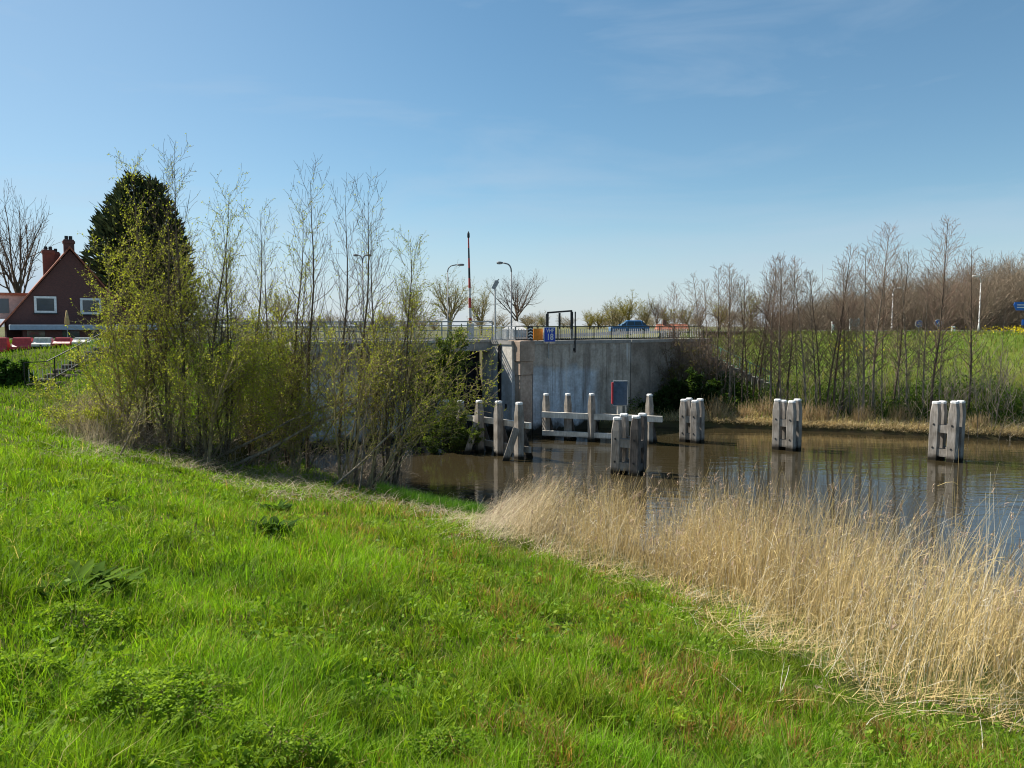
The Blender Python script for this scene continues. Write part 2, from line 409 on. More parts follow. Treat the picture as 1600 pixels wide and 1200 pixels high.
# ------------------------------------------------------------------ builders
def tag(o, label=None, cat=None, group=None, kind=None):
    if label: o['label'] = label
    if cat: o['category'] = cat
    if group: o['group'] = group
    if kind: o['kind'] = kind
    return o
def thing(name, label, cat, loc=(0, 0, 0), group=None):
    o = bpy.data.objects.new(name, None)
    o.empty_display_size = .2
    COL.objects.link(o); o.location = loc
    return tag(o, label, cat, group)
def mesh_np(name, V, faces, material, col=None, smooth=False):
    """V (n,3); faces: list of int arrays (m,k)"""
    me = bpy.data.meshes.new(name)
    V = np.ascontiguousarray(V, np.float32)
    me.vertices.add(len(V)); me.vertices.foreach_set('co', V.ravel())
    faces = [np.asarray(f, np.int32) for f in faces if len(f)]
    nl = sum(f.size for f in faces); npol = sum(len(f) for f in faces)
    me.loops.add(nl); me.polygons.add(npol)
    me.loops.foreach_set('vertex_index', np.concatenate([f.ravel() for f in faces]))
    tot = np.concatenate([np.full(len(f), f.shape[1], np.int32) for f in faces])
    st = np.concatenate([[0], np.cumsum(tot)[:-1]]).astype(np.int32)
    me.polygons.foreach_set('loop_start', st)
    me.polygons.foreach_set('loop_total', tot)
    if smooth:
        me.polygons.foreach_set('use_smooth', np.ones(npol, bool))
    if col is not None:
        a = me.color_attributes.new('Col', 'FLOAT_COLOR', 'POINT')
        c = np.ones((len(V), 4), np.float32); c[:, :3] = col
        a.data.foreach_set('color', c.ravel())
    me.materials.append(material)
    me.update(calc_edges=True)
    return me
def link(name, me, parent=None, loc=None):
    o = bpy.data.objects.new(name, me); COL.objects.link(o)
    if parent: o.parent = parent
    if loc is not None: o.location = loc
    return o
def rootloc(o):
    v = Vector((0, 0, 0))
    while o is not None:
        v = v + o.location; o = o.parent
    return v
class MB:
    """collects simple solids in world coordinates; build() makes them ONE mesh object"""
    def __init__(s): s.v = []; s.f = []
    def add(s, vs, fs):
        n = len(s.v); s.v += [tuple(v) for v in vs]; s.f += [[i + n for i in f] for f in fs]; return s
    def loft(s, rings, cap=True):
        k = len(rings[0]); vs = [p for r in rings for p in r]; fs = []
        for i in range(len(rings) - 1):
            for j in range(k):
                a = i * k + j; b = i * k + (j + 1) % k
                fs.append([a, b, b + k, a + k])
        if cap:
            fs.append(list(range(k))[::-1]); fs.append([(len(rings) - 1) * k + j for j in range(k)])
        return s.add(vs, fs)
    def obox(s, c, ax, ay, hx, hy, z0, z1, bev=.0):
        """upright box: centre c (x,y), unit axes ax ay, half sizes, bottom and top"""
        def ring(z, q, b):
            pts = []
            for sx, sy in ((-1, -1), (1, -1), (1, 1), (-1, 1)):
                if b:
                    e = [(sx * (hx - q), sy * (hy - q - b)), (sx * (hx - q - b), sy * (hy - q))]
                    if sx * sy < 0: e = e[::-1]
                    if sx * sy > 0: pass
                    pts += e
                else: pts.append((sx * (hx - q), sy * (hy - q)))
            ang = sorted(pts, key=lambda p: math.atan2(p[1], p[0]))
            return [(c[0] + ax[0] * u + ay[0] * v, c[1] + ax[1] * u + ay[1] * v, z) for u, v in ang]
        if bev:
            return s.loft([ring(z0, 0, bev), ring(z1 - bev, 0, bev), ring(z1, bev, bev)])
        return s.loft([ring(z0, 0, 0), ring(z1, 0, 0)])
    def bar(s, p, q, w, h, up=(0, 0, 1)):
        """square bar from p to q, w across, h along 'up'"""
        p = Vector(p); q = Vector(q); d = (q - p).normalized(); side = d.cross(Vector(up))
        if side.length < 1e-4: side = d.cross(Vector((1, 0, 0)))
        side.normalize(); u = side.cross(d).normalized()
        rg = lambda c: [c + side * sx * w / 2 + u * sz * h / 2 for sx, sz in ((-1, -1), (1, -1), (1, 1), (-1, 1))]
        return s.loft([rg(p), rg(q)])
    def tube(s, pts, rad, n=8):
        rings = []
        pts = [Vector(p) for p in pts]
        rad = rad if isinstance(rad, (list, tuple)) else [rad] * len(pts)
        for i, p in enumerate(pts):
            d = (pts[min(i + 1, len(pts) - 1)] - pts[max(i - 1, 0)]).normalized()
            a = d.cross(Vector((0, 0, 1)))
            if a.length < 1e-3: a = Vector((1, 0, 0))
            a.normalize(); b = d.cross(a)
            rings.append([p + (a * cos(2 * pi * k / n) + b * sin(2 * pi * k / n)) * rad[i] for k in range(n)])
        return s.loft(rings)
    def build(s, name, m, parent=None, smooth=False):
        off = rootloc(parent)
        me = bpy.data.meshes.new(name)
        me.from_pydata([(v[0] - off.x, v[1] - off.y, v[2] - off.z) for v in s.v], [], s.f)
        me.materials.append(m); me.update()
        if smooth:
            for p in me.polygons: p.use_smooth = True
        return link(name, me, parent)
def text_mesh(s, size, mtl, name, parent, pos, ax, nrm):
    cu = bpy.data.curves.new(name, 'FONT'); cu.body = s; cu.size = size; cu.align_x = 'CENTER'; cu.align_y = 'CENTER'; cu.extrude = .004
    cu.offset = .006
    o = bpy.data.objects.new(name, cu)
    dg = bpy.context.evaluated_depsgraph_get()
    COL.objects.link(o); dg.update()
    me = bpy.data.meshes.new_from_object(o.evaluated_get(dg))
    COL.objects.unlink(o); bpy.data.objects.remove(o); bpy.data.curves.remove(cu)
    me.name = name; me.materials.clear(); me.materials.append(mtl)
    off = rootloc(parent)
    for v in me.vertices:
        x, y, z = v.co
        v.co = (pos[0] + ax[0] * x + nrm[0] * z - off.x, pos[1] + ax[1] * x + nrm[1] * z - off.y, pos[2] + y - off.z)
    return link(name, me, parent)

# ------------------------------------------------------------------ ground, water, road
def axis(lo, hi, step, far_lo, far_hi):
    m = list(np.arange(lo, hi + 1e-6, step)); a = []; s = step; v = lo
    while v > far_lo: s *= 1.35; v -= s; a.append(v)
    b = []; s = step; v = hi
    while v < far_hi: s *= 1.35; v += s; b.append(v)
    return np.array(a[::-1] + m + b)
gx = axis(-32, 40, .3, -1800, 1800); gy = axis(-6, 66, .3, -60, 3000)
GX, GY = np.meshgrid(gx, gy)
gzv = land(GX.ravel(), GY.ravel())
gX, gY = GX.ravel(), GY.ravel()
nxx, nyy = len(gx), len(gy)
idx = np.arange(nxx * nyy).reshape(nyy, nxx)
quads = np.stack([idx[:-1, :-1], idx[:-1, 1:], idx[1:, 1:], idx[1:, :-1]], -1).reshape(-1, 4)
n_a = noise(gX, gY, .35, 21)[:, None]; n_b = noise(gX, gY, 1.7, 25)[:, None]
colr = np.array([.055, .075, .016]) * (1 - n_a) + np.array([.085, .08, .025]) * n_a
colr = colr * (.75 + .5 * n_b)
s_n = shore(gX, gY)[:, None]; f_n = farshore(gX, gY)[:, None]
mud = np.array([.055, .042, .026])
dryc = np.array([.25, .2, .11])
k = np.clip((gzv[:, None] - .05) / .5, 0, 1)
colr = mud * (1 - k) + colr * k
isfar = ((gY > 30) & (gX > 5))[:, None]
kd = np.clip((f_n - .2) / .5, 0, 1) * np.clip((4.5 - f_n) / 2, 0, 1) * isfar
colr = colr * (1 - kd * .7) + dryc * kd * .7
kf = np.clip((f_n - 8) / 3, 0, 1) * isfar
fg = np.array([.10, .15, .025]) * (.7 + .6 * n_b) * (1 - n_a * .4) + np.array([.06, .05, .01]) * n_a
colr = colr * (1 - kf) + fg * kf
pl = inside(gX, gY, PLAT)[:, None] & (gX[:, None] < 13)
colr = np.where(pl, np.array([.10, .095, .055]) * (.7 + .6 * n_b), colr)
fr = (gY > 66)[:, None]
colr = np.where(fr, np.array([.115, .115, .055]) * (.7 + .6 * n_b), colr)
g = link('ground', mesh_np('ground', np.stack([gX, gY, gzv], 1), [quads], M['soil'], colr, True))
tag(g, kind='structure')
wv = [(-60, -60, 0), (400, -60, 0), (400, 60, 0), (-60, 60, 0)]
wtr = link('water', mesh_np('water', np.array(wv), [np.array([[0, 1, 2, 3]])], M['water']))
tag(wtr, kind='structure')
# carriageway on the dike, a sheet over the plateau
mb = MB()
pts = [(-70, 62), (-30, 52.5), (-13, 47.0), (-2.5, 52.5), (12, 63), (30, 72), (60, 78), (120, 82)]
wid = 3.6
vs = []; fs = []
for i, (x, y) in enumerate(pts):
    a = Vector(pts[max(i - 1, 0)]); b = Vector(pts[min(i + 1, len(pts) - 1)]); d = (b - a).normalized(); nn = Vector((-d.y, d.x))
    z = 5.13 if x < 10 else 5.6
    vs += [(x + nn.x * wid, y + nn.y * wid, z), (x - nn.x * wid, y - nn.y * wid, z)]
for i in range(len(pts) - 1): fs.append([2 * i, 2 * i + 1, 2 * i + 3, 2 * i + 2])
tag(mb.add(vs, fs).build('road', M['asphalt']), kind='structure')

# ------------------------------------------------------------------ lock walls and bridge
wx, wy = Vector((*WD, 0)), Vector((*AX, 0))
def V2(p): return Vector((p[0], p[1], 0))
def wall_box(mb, p, q, thick, z0, z1, back=wy):
    p = V2(p); q = V2(q)
    r = [p, q, q + back * thick, p + back * thick]
    return mb.loft([[(v.x, v.y, z0) for v in r], [(v.x, v.y, z1) for v in r]])
JB = on_line(985, A0, WD)          # joint between front and wing wall
t = thing('lock_wall', 'tall stained concrete lock wall with pale lower half coloured with blue sky light right of the brown pier', 'wall', (*A0, 0))
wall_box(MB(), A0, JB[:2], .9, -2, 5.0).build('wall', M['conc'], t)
mb = MB()
wall_box(mb, V2(A0) - wy * .06, V2(JB) - wy * .06, 1.0, 5.003, 5.2)
mb.build('coping', M['render'], t)
mb = MB()
for i in (1.1, 2.9, 4.3):
    q = V2(A0) + wx * (i * 1.3)
    mb.obox(q - wy * .012, WD, AX, .02, .012, .4, 4.995)
mb.build('shuttering_seam', M['conc'], t)
t = thing('wing_wall', 'brown stained concrete wing wall running behind the bare shrubs', 'wall', JB)
wall_box(MB(), V2(JB) + wx * .06, W1, .9, -2, 5.0).build('wall', M['conc_wing'], t)
wall_box(MB(), V2(JB) + wx * .06 - wy * .05, V2(W1) - wy * .05, 1.0, 5.003, 5.2).build('coping', M['render'], t)
mb = MB()
mb.obox(V2(JB) + wx * .03 + wy * .1, WD, AX, .028, .08, -1, 5.0)
mb.build('expansion_joint', M['black'], t)
# jamb of the passage
t = thing('passage_wall', 'pale sunlit concrete side wall between the dark passage and the brown pier', 'wall', (*J0, 0))
jb = V2(J0) + wx * .02 + wy * .3
j2 = V2(J0) + wy * 12
j2 = V2(J1) + wy * .75
r = [jb, jb + wx * .8, j2 + wx * .8, j2]
MB().loft([[(v.x, v.y, -2) for v in r], [(v.x, v.y, 5.0) for v in r]]).build('wall', M['conc_jamb'], t)
mb = MB(); q = jb + wy * 1.15
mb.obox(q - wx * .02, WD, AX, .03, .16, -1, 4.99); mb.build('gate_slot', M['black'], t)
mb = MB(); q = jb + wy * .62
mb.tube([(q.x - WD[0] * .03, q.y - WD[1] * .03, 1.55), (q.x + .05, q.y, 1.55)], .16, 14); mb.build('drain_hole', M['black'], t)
mb = MB()
r = [jb - wx * .05, jb + wx * .8, V2(J1) + wx * .8, V2(J1) - wx * .05]
mb.loft([[(v.x, v.y, 5.003) for v in r], [(v.x, v.y, 5.2) for v in r]]); mb.build('coping', M['render'], t)
# the brown pier
t = thing('stone_pier', 'reddish brown stone pier with a stepped head at the corner of the lock wall', 'pier', (.7, 42.2, 0))
c = V2(J0) + wx * .66 + wy * .32
MB().obox(c, WD, AX, .43, .5, -2, 3.35, .04).build('shaft', M['pier'], t)
MB().obox(c, WD, AX, .46, .54, 3.353, 4.1, .03).build('collar', M['pier'], t)
MB().obox(c, WD, AX, .52, .60, 4.103, 5.22, .04).build('head', M['pier'], t)
# left abutment
t = thing('abutment_wall', 'grey concrete abutment standing in the water behind the green willows', 'wall', (*L0, 0))
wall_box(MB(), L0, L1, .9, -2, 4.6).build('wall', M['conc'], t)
r = [V2(L1) + wy * .903, V2(L1) + wy * 10, V2(L1) - wx * .8 + wy * 10, V2(L1) - wx * .8 + wy * .903]
MB().loft([[(v.x, v.y, -2) for v in r], [(v.x, v.y, 4.6) for v in r]]).build('side_wall', M['conc'], t)
c = on_line(660, L0, WD)
MB().obox(c - wy * .08, WD, AX, .5, .35, -2, 4.597, .04).build('pier', M['pier'], t)
# bridge
t = thing('road_bridge', 'flat road bridge with a dark passage beneath it', 'bridge', (*J1, 5))
r = [V2(L0) - wx * .4 - wy * .1, V2(J1) + wx * .02 - wy * .1, V2(J1) + wx * .02 + wy * 9.5, V2(L0) - wx * .4 + wy * 9.5]
MB().loft([[(v.x, v.y, 4.62) for v in r], [(v.x, v.y, 5.12) for v in r]]).build('deck', M['render'], t)
r = [V2(L0) - wx * .4 - wy * .16, V2(J1) - wy * .16, V2(J1) + wy * .5, V2(L0) - wx * .4 + wy * .5]
MB().loft([[(v.x, v.y, 5.123) for v in r], [(v.x, v.y, 5.26) for v in r]]).build('kerb', M['conc_jamb'], t)
t = thing('lock_gate', 'black closed gate coloured for the deep shadow under the bridge', 'gate', (-6, 47, 0))
a = V2(L1) + wy * .95 - wx * .1; b = a + wx * 3.27  # stands close behind the deck front, so the opening reads as deep shade
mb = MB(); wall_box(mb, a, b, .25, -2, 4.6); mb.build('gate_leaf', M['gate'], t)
mb = MB()
for z in (.8, 1.8, 2.8, 3.8): mb.bar((a.x - AX[0] * .06, a.y - AX[1] * .06, z), (b.x - AX[0] * .06, b.y - AX[1] * .06, z), .1, .12)
mb.build('crossbeam', M['gate'], t)

# ------------------------------------------------------------------ railings
def railing(name, label, cat, pts, h, n_post, rails, m_rail, m_bal, gap=.14, bal_top=.8, group=None, thick=.05, bal_w=.02, post_h=None):
    """pts: 3-D foot line; h rail height; posts, rails and one baluster panel per bay"""
    pts = [Vector(p) for p in pts]
    t = thing(name, label, cat, pts[0], group)
    segl = [(pts[i + 1] - pts[i]).length for i in range(len(pts) - 1)]; tot = sum(segl)
    def along(d):
        i = 0
        while i < len(segl) - 1 and d > segl[i]: d -= segl[i]; i += 1
        return pts[i] + (pts[i + 1] - pts[i]) * min(1, d / segl[i])
    up = Vector((0, 0, 1))
    mb = MB()
    for i in range(len(pts) - 1): mb.bar(pts[i] + up * h, pts[i + 1] + up * h, thick, thick)
    mb.build('handrail', m_rail, t)
    for zr in rails:
        mb = MB()
        for i in range(len(pts) - 1): mb.bar(pts[i] + up * zr, pts[i + 1] + up * zr, thick * .7, thick * .7)
        mb.build('lower_rail', m_rail, t)
    for k in range(n_post):
        p = along(tot * k / (n_post - 1))
        MB().bar(p - up * .03, p + up * ((post_h or h) - thick / 2 - .003), thick, thick, (0, 1, 0)).build('post', m_rail, t)
    if gap:
        for k in range(n_post - 1):
            a, b = tot * k / (n_post - 1), tot * (k + 1) / (n_post - 1)
            mb = MB(); d = a + gap
            while d < b - gap * .5:
                p = along(d); mb.bar(p + up * (rails[0] + .02), p + up * (h * bal_top), bal_w, bal_w, (0, 1, 0)); d += gap
            if mb.v: mb.build('baluster_panel', m_bal, t)
    return t
z = 5.203
pa = V2(J1) + wy * .3 + wx * .2; pb = V2(J0) + wx * .5 + wy * .6
railing('quay_railing', 'dark railing with white balusters on the lock wall top beside the blue number sign', 'railing',
        [(*pb[:2], z), *[((V2(A0) + wx * k + wy * .5)[0], (V2(A0) + wx * k + wy * .5)[1], z) for k in (.6, 15.0)]], .80, 12, [.07], M['darkrail'], M['offwhite'], .17, .82, bal_w=.045)
railing('corner_railing', 'short white baluster railing above the sunlit passage wall', 'railing',
        [(*(V2(J1) + wx * .4 - wy * .0)[:2], z), (*(pb - wx * .05)[:2], z)], .80, 4, [.07], M['galv'], M['white'], .12, .84, bal_w=.06)
q0 = V2(L0) - wx * 5.5 + wy * .15; q1 = V2(J1) + wx * .3 + wy * .15
railing('bridge_railing', 'long grey bar railing along the bridge behind the bare treetops', 'railing',
        [(q0.x, q0.y, 5.15), (q1.x, q1.y, 5.26)], 1.02, 11, [.12, .55, .8], M['galv'], M['offwhite'], .2, .5, bal_w=.03, thick=.07)
q0 = V2(L0) - wx * 5.5 + wy * 8.6; q1 = V2(J1) - wx * .5 + wy * 8.6
railing('bridge_railing', 'far side bar railing of the bridge beyond the road', 'railing',
        [(q0.x, q0.y, 5.13), (q1.x, q1.y, 5.13)], 1.02, 11, [.12, .55, .8], M['galv'], M['galv'], 0, .5, thick=.07)

# ------------------------------------------------------------------ signs on the wall top
def panel(mb, c, ax, nrm, w, z0, z1, th=.04):
    return mb.obox(c, ax, nrm, w / 2, th / 2, z0, z1)
nw = -wy
p = on_line(858.5, V2(A0) - wy * .15, WD)
t = thing('channel_sign', 'small square blue sign with white VHF 18 on the lock wall edge', 'sign', (p.x, p.y, 4.9))
panel(MB(), p, WD, AX, .82, 5.12, 5.96).build('border', M['white'], t)
panel(MB(), p - wy * .03, WD, AX, .76, 5.15, 5.93, .03).build('face', M['blue'], t)
text_mesh('VHF', .30, M['white'], 'lettering', t, p - wy * .05 + Vector((0, 0, 5.76)), WD, nw)
text_mesh('18', .50, M['white'], 'number', t, p - wy * .05 + Vector((0, 0, 5.40)), WD, nw)
mb = MB(); mb.bar((p.x + AX[0] * .06, p.y + AX[1] * .06, 4.2), (p.x + AX[0] * .06, p.y + AX[1] * .06, 5.9), .06, .06, (0, 1, 0)); mb.build('bracket', M['galv'], t)
p = on_line(840.5, V2(A0) + wy * .05, WD)
t = thing('orange_board', 'plain orange board between the chevron marker and the blue sign', 'board', (p.x, p.y, 5.2))
panel(MB(), p, WD, AX, .66, 5.22, 5.88).build('face', M['orange'], t)
mb = MB(); mb.bar((p.x + AX[0] * .06, p.y + AX[1] * .06, 5.2), (p.x + AX[0] * .06, p.y + AX[1] * .06, 5.8), .05, .05, (0, 1, 0)); mb.build('post', M['galv'], t)
p = on_line(828.5, V2(A0) - wy * .02, WD)
t = thing('chevron_marker', 'narrow black marker board with white chevron stripes left of the orange board', 'marker', (p.x, p.y, 5.2))
panel(MB(), p, WD, AX, .36, 5.23, 5.98).build('face', M['black'], t)
for i in range(4):
    mb = MB(); zc = 5.32 + i * .17; q = p - wy * .028
    for sx in (-1, 1):
        a = q + wx * (.15 * sx); mb.bar((q.x, q.y, zc + .07), (a.x, a.y, zc), .012, .055)
    mb.build('chevron', M['white'], t)
t = thing('portal_frame', 'black goalpost frame of three posts and a crossbar rising behind the railing', 'frame', at(874, 533, 46))
po = []
for px, ty in ((855, 490), (874, 489), (893, 487)):
    b = on_line(px, V2(A0) + wy * 1.3, WD); tp = at(px, ty, b.y)
    po.append((b.x, b.y, tp.z)); MB().bar((b.x, b.y, 5.06), (b.x, b.y, tp.z), .16 if px != 874 else .12, .16, (0, 1, 0)).build('post', M['black'], t)
MB().bar((po[0][0], po[0][1], po[0][2] + .05), (po[2][0], po[2][1], po[2][2] + .05), .1, .1).build('crossbar', M['black'], t)
p = on_line(898.5, V2(A0) - wy * .10, WD); tp = at(898.5, 487, p.y)
t = thing('gauge_pole', 'thin black pole fixed to the wall face beside the goalpost frame', 'pole', (p.x, p.y, 4.6))
MB().tube([(p.x, p.y, 4.5), (p.x, p.y, tp.z)], .04, 8).build('pole', M['black'], t)
MB().obox(p + wy * .05, WD, AX, .05, .05, 4.6, 4.75).build('bracket', M['black'], t)

# ------------------------------------------------------------------ lamps, boom, poles
def street_lamp(label, px, y_top, Y, z0, arm_px, head_px=11, m=M['lamp_grey'], two=False, group='street lamps along the dike road'):
    b = at(px, 520, Y); tp = at(px, y_top, Y)
    sc = Y / F
    t = thing('street_lamp', label, 'street lamp', (b.x, b.y, z0), group)
    h = tp.z - z0
    MB().tube([(b.x, b.y, z0), (b.x, b.y, z0 + h * .12), (b.x, b.y, z0 + h * .13), (b.x, b.y, tp.z - .55)], [.09, .09, .055, .04], 10).build('pole', m, t, True)
    for sgn in ((1, -1) if two else (1,)):
        ax = arm_px * sc * sgn
        pts = [(b.x, b.y, tp.z - .553)] + [(b.x + ax * (1 - cos(u)) * .55, b.y, tp.z - .55 + .5 * sin(u)) for u in (.4, .8, 1.2, 1.5)] + [(b.x + ax, b.y, tp.z + .02)]
        arm = MB().tube(pts, .045, 8).build('arm', m, t, True)
        hx = head_px * sc * (1 if ax > 0 else -1)
        c0 = b.x + ax
        rings = []
        for q, w, hh in ((0, .05, .04), (.15, .12, .07), (.5, .15, .1), (.85, .13, .09), (1, .05, .03)):
            x = c0 + hx * q
            rings.append([(x, b.y + w * cos(k * pi / 5), tp.z + .03 + hh * sin(k * pi / 5) - .02) for k in range(10)])
        hd = MB().loft(rings).build('lamp_head', m, t, True)
        MB().obox((c0 + hx * .55, b.y), (1, 0), (0, 1), abs(hx) * .28, .1, tp.z - .075, tp.z - .03).build('lens', M['lamp_glass'], hd)
    return t
street_lamp('curved grey street lamp standing on the quay left of the orange board', 799, 411, 50, 5.06, -13 , 10)
street_lamp('double headed street lamp seen through bare treetops above the bridge', 568, 399, 58, 5.1, 6, 8, two=True)
street_lamp('slim grey street lamp with a long arm reaching right towards the red boom', 700, 414, 62, 5.1, 14, 12)
street_lamp('tall pale lamp post before the brown wood at the right', 1529, 432, 70, 5.5, -6, 8, m=M['offwhite'])
street_lamp('faint lamp post behind the tall alders left of the round signs', 1393, 450, 74, 5.5, 6, 8, m=M['offwhite'])
b = at(735.5, 520, 52); tp = at(732, 372, 52); b.z = 5.1
t = thing('barrier_boom', 'tall raised red and white barrier boom above the bridge', 'barrier', b)
MB().obox(b, (1, 0), (0, 1), .22, .18, 5.1, 6.2, .03).build('cabinet', M['offwhite'], t)
N = 9
for i in range(N):
    a = b.lerp(tp, .12 + .88 * i / N); c = b.lerp(tp, .12 + .88 * (i + 1) / N)
    r0 = .11 - .065 * i / N; r1 = .11 - .065 * (i + 1) / N
    if i > 0: a.z += .002
    MB().tube([a, c], [r0, r1], 8).build('boom_section', M['boomred'] if i % 2 == 0 else (M['offwhite'] if i < 5 else M['black']), t)
MB().tube([tp, tp + Vector((0, 0, .05)), tp + Vector((0, 0, .3)), tp + Vector((0, 0, .45))], [.03, .09, .08, .02], 8).build('boom_tip', M['black'], t)
b = at(773.5, 520, 51); b.z = 5.1; tp = at(773.5, 452, 51)
t = thing('camera_pole', 'thin white pole with a small tilted camera left of the curved lamp', 'pole', b)
MB().tube([b, tp], [.07, .05], 8).build('pole', M['offwhite'], t)
MB().bar(tp + Vector((-.12, 0, .02)), tp + Vector((.16, 0, .55)), .22, .26).build('camera_housing', M['galv'], t)
MB().bar(tp + Vector((.1, 0, .5)), tp + Vector((.26, 0, .66)), .1, .08).build('visor', M['offwhite'], t)
# white site tent by the lamp
p = at(804, 520, 56)
t = thing('canvas_shelter', 'white pointed canvas shelter behind the railing at the lamp foot', 'shelter', (p.x, p.y, 5.1))
q = [(p.x - .95, p.y - .8), (p.x + .95, p.y - .8), (p.x + .95, p.y + .8), (p.x - .95, p.y + .8)]
mb = MB(); mb.loft([[(x, y, 5.75) for x, y in q], [(p.x + (x - p.x) * .5, p.y + (y - p.y) * .5, 6.05) for x, y in q], [(p.x + (x - p.x) * .06 + .1, p.y + (y - p.y) * .06, 6.4) for x, y in q]]); mb.build('roof', M['offwhite'], t)
mb = MB(); mb.loft([[(p.x + (x - p.x) * .96, p.y + (y - p.y) * .96, 5.1) for x, y in q], [(p.x + (x - p.x) * .96, p.y + (y - p.y) * .96, 5.747) for x, y in q]]); mb.build('side_sheet', M['offwhite'], t)

# ------------------------------------------------------------------ cars
def car(label, px, Y, z0, paint, ang=0, Lc=4.2, hgt=1.5, group=None):
    c = at(px, 520, Y)
    t = thing('car', label, 'car', (0, 0, 0), group)
    hw = .86
    prof = [(-.5, .32), (-.495, .62), (-.47, .78), (-.33, .88), (-.2, .93), (-.08, .95), (.36, .96), (.48, .9), (.5, .7), (.5, .34)]
    low = [(x * Lc, z * hgt / 1.5) for x, z in prof] + [(.4 * Lc, .24), (-.4 * Lc, .24)]
    rg = lambda y, s: [(x * s, y, z) for x, z in low]
    body = MB().loft([rg(-hw, .97), rg(-hw + .08, 1), rg(hw - .08, 1), rg(hw, .97)]).build('body', paint, t)
    cab = [(-.22, .935), (-.09, .99), (.28, .99), (.44, .945)]
    top = [(-.09, 1.37), (-.02, 1.46), (.22, 1.47), (.33, 1.40)]
    k = hgt / 1.5
    b0 = [(-.21 * Lc, .93 * k), (.43 * Lc, .95 * k)]
    def ring(z, x0, x1, w): return [(x0, -w, z), (x1, -w, z), (x1, w, z), (x0, w, z)]
    MB().loft([ring(.93 * k, -.22 * Lc, .44 * Lc, hw - .1), ring(1.38 * k, -.08 * Lc, .34 * Lc, hw - .24)]).build('windows', M['glass'], t)
    MB().loft([ring(1.383 * k, -.085 * Lc, .345 * Lc, hw - .23), ring(1.5 * k, -.04 * Lc, .28 * Lc, hw - .34)]).build('roof', paint, t)
    for x in (-.07, .13, .33):
        for s in (-1, 1):
            MB().bar((x * Lc - .06, s * (hw - .09), .93 * k), (x * Lc * .9, s * (hw - .225), 1.383 * k), .05, .09).build('pillar', paint, t)
    for x in (-.31, .31):
        for s in (-1, 1):
            w = MB().tube([(x * Lc, s * (hw - .18), .31), (x * Lc, s * (hw + .02), .31)], .31, 18).build('wheel', M['rubber'], t)
            MB().tube([(x * Lc, s * (hw + .01), .31), (x * Lc, s * (hw + .035), .31)], .19, 14).build('rim', M['chrome'], w)
    for s in (-1, 1):
        MB().obox((-.497 * Lc, s * .62), (1, 0), (0, 1), .02, .16, .62 * k, .76 * k).build('headlight', M['lamp_glass'], t)
        MB().obox((.503 * Lc, s * .66), (1, 0), (0, 1), .02, .12, .68 * k, .86 * k).build('tail_light', M['tail'], t)
        MB().obox((-.2 * Lc, s * (hw + .07)), (1, 0), (0, 1), .07, .08, .98 * k, 1.1 * k).build('mirror', paint, t)
    t.location = (c.x, c.y, z0); t.rotation_euler = (0, 0, ang)
    return t
def paint(n, c): return mat(n, c, .25, .6, .1)
car('blue hatchback passing behind the quay railing before the far trees', 982, 83, 5.16, paint('blue_car_paint', (.03, .12, .28)), .05)

# ------------------------------------------------------------------ mooring dolphins and guide works
def pile_rings(c, ax, ay, h, z0, z1, lean=(0, 0)):
    def ring(z, k, ch):
        e = h * k; b = h * ch
        pts = [(-e, -e + b), (-e + b, -e), (e - b, -e), (e, -e + b), (e, e - b), (e - b, e), (-e + b, e), (-e, e - b)]
        f = (z - z0) / (z1 - z0)
        return [(c[0] + lean[0] * f + ax[0] * u + ay[0] * v, c[1] + lean[1] * f + ax[1] * u + ay[1] * v, z) for u, v in pts]
    return ring
def pile(root, c, ax, ay, h, z1, m, z0=-1.5, name='pile', cap=True, taper=.45):
    ring = pile_rings(c, ax, ay, h, z0, z1)
    o = MB().loft([ring(z0, 1, .12), ring(z1 - taper - .05, 1, .12), ring(z1 - taper * .25, .84, .3), ring(z1 - .06, .78, .35)]).build(name, m, root)
    if cap:
        MB().loft([ring(z1 - .057, .84, .3), ring(z1 + .02, .84, .35), ring(z1 + .05, .7, .4)]).build('cap', M['white'], o)
    return o
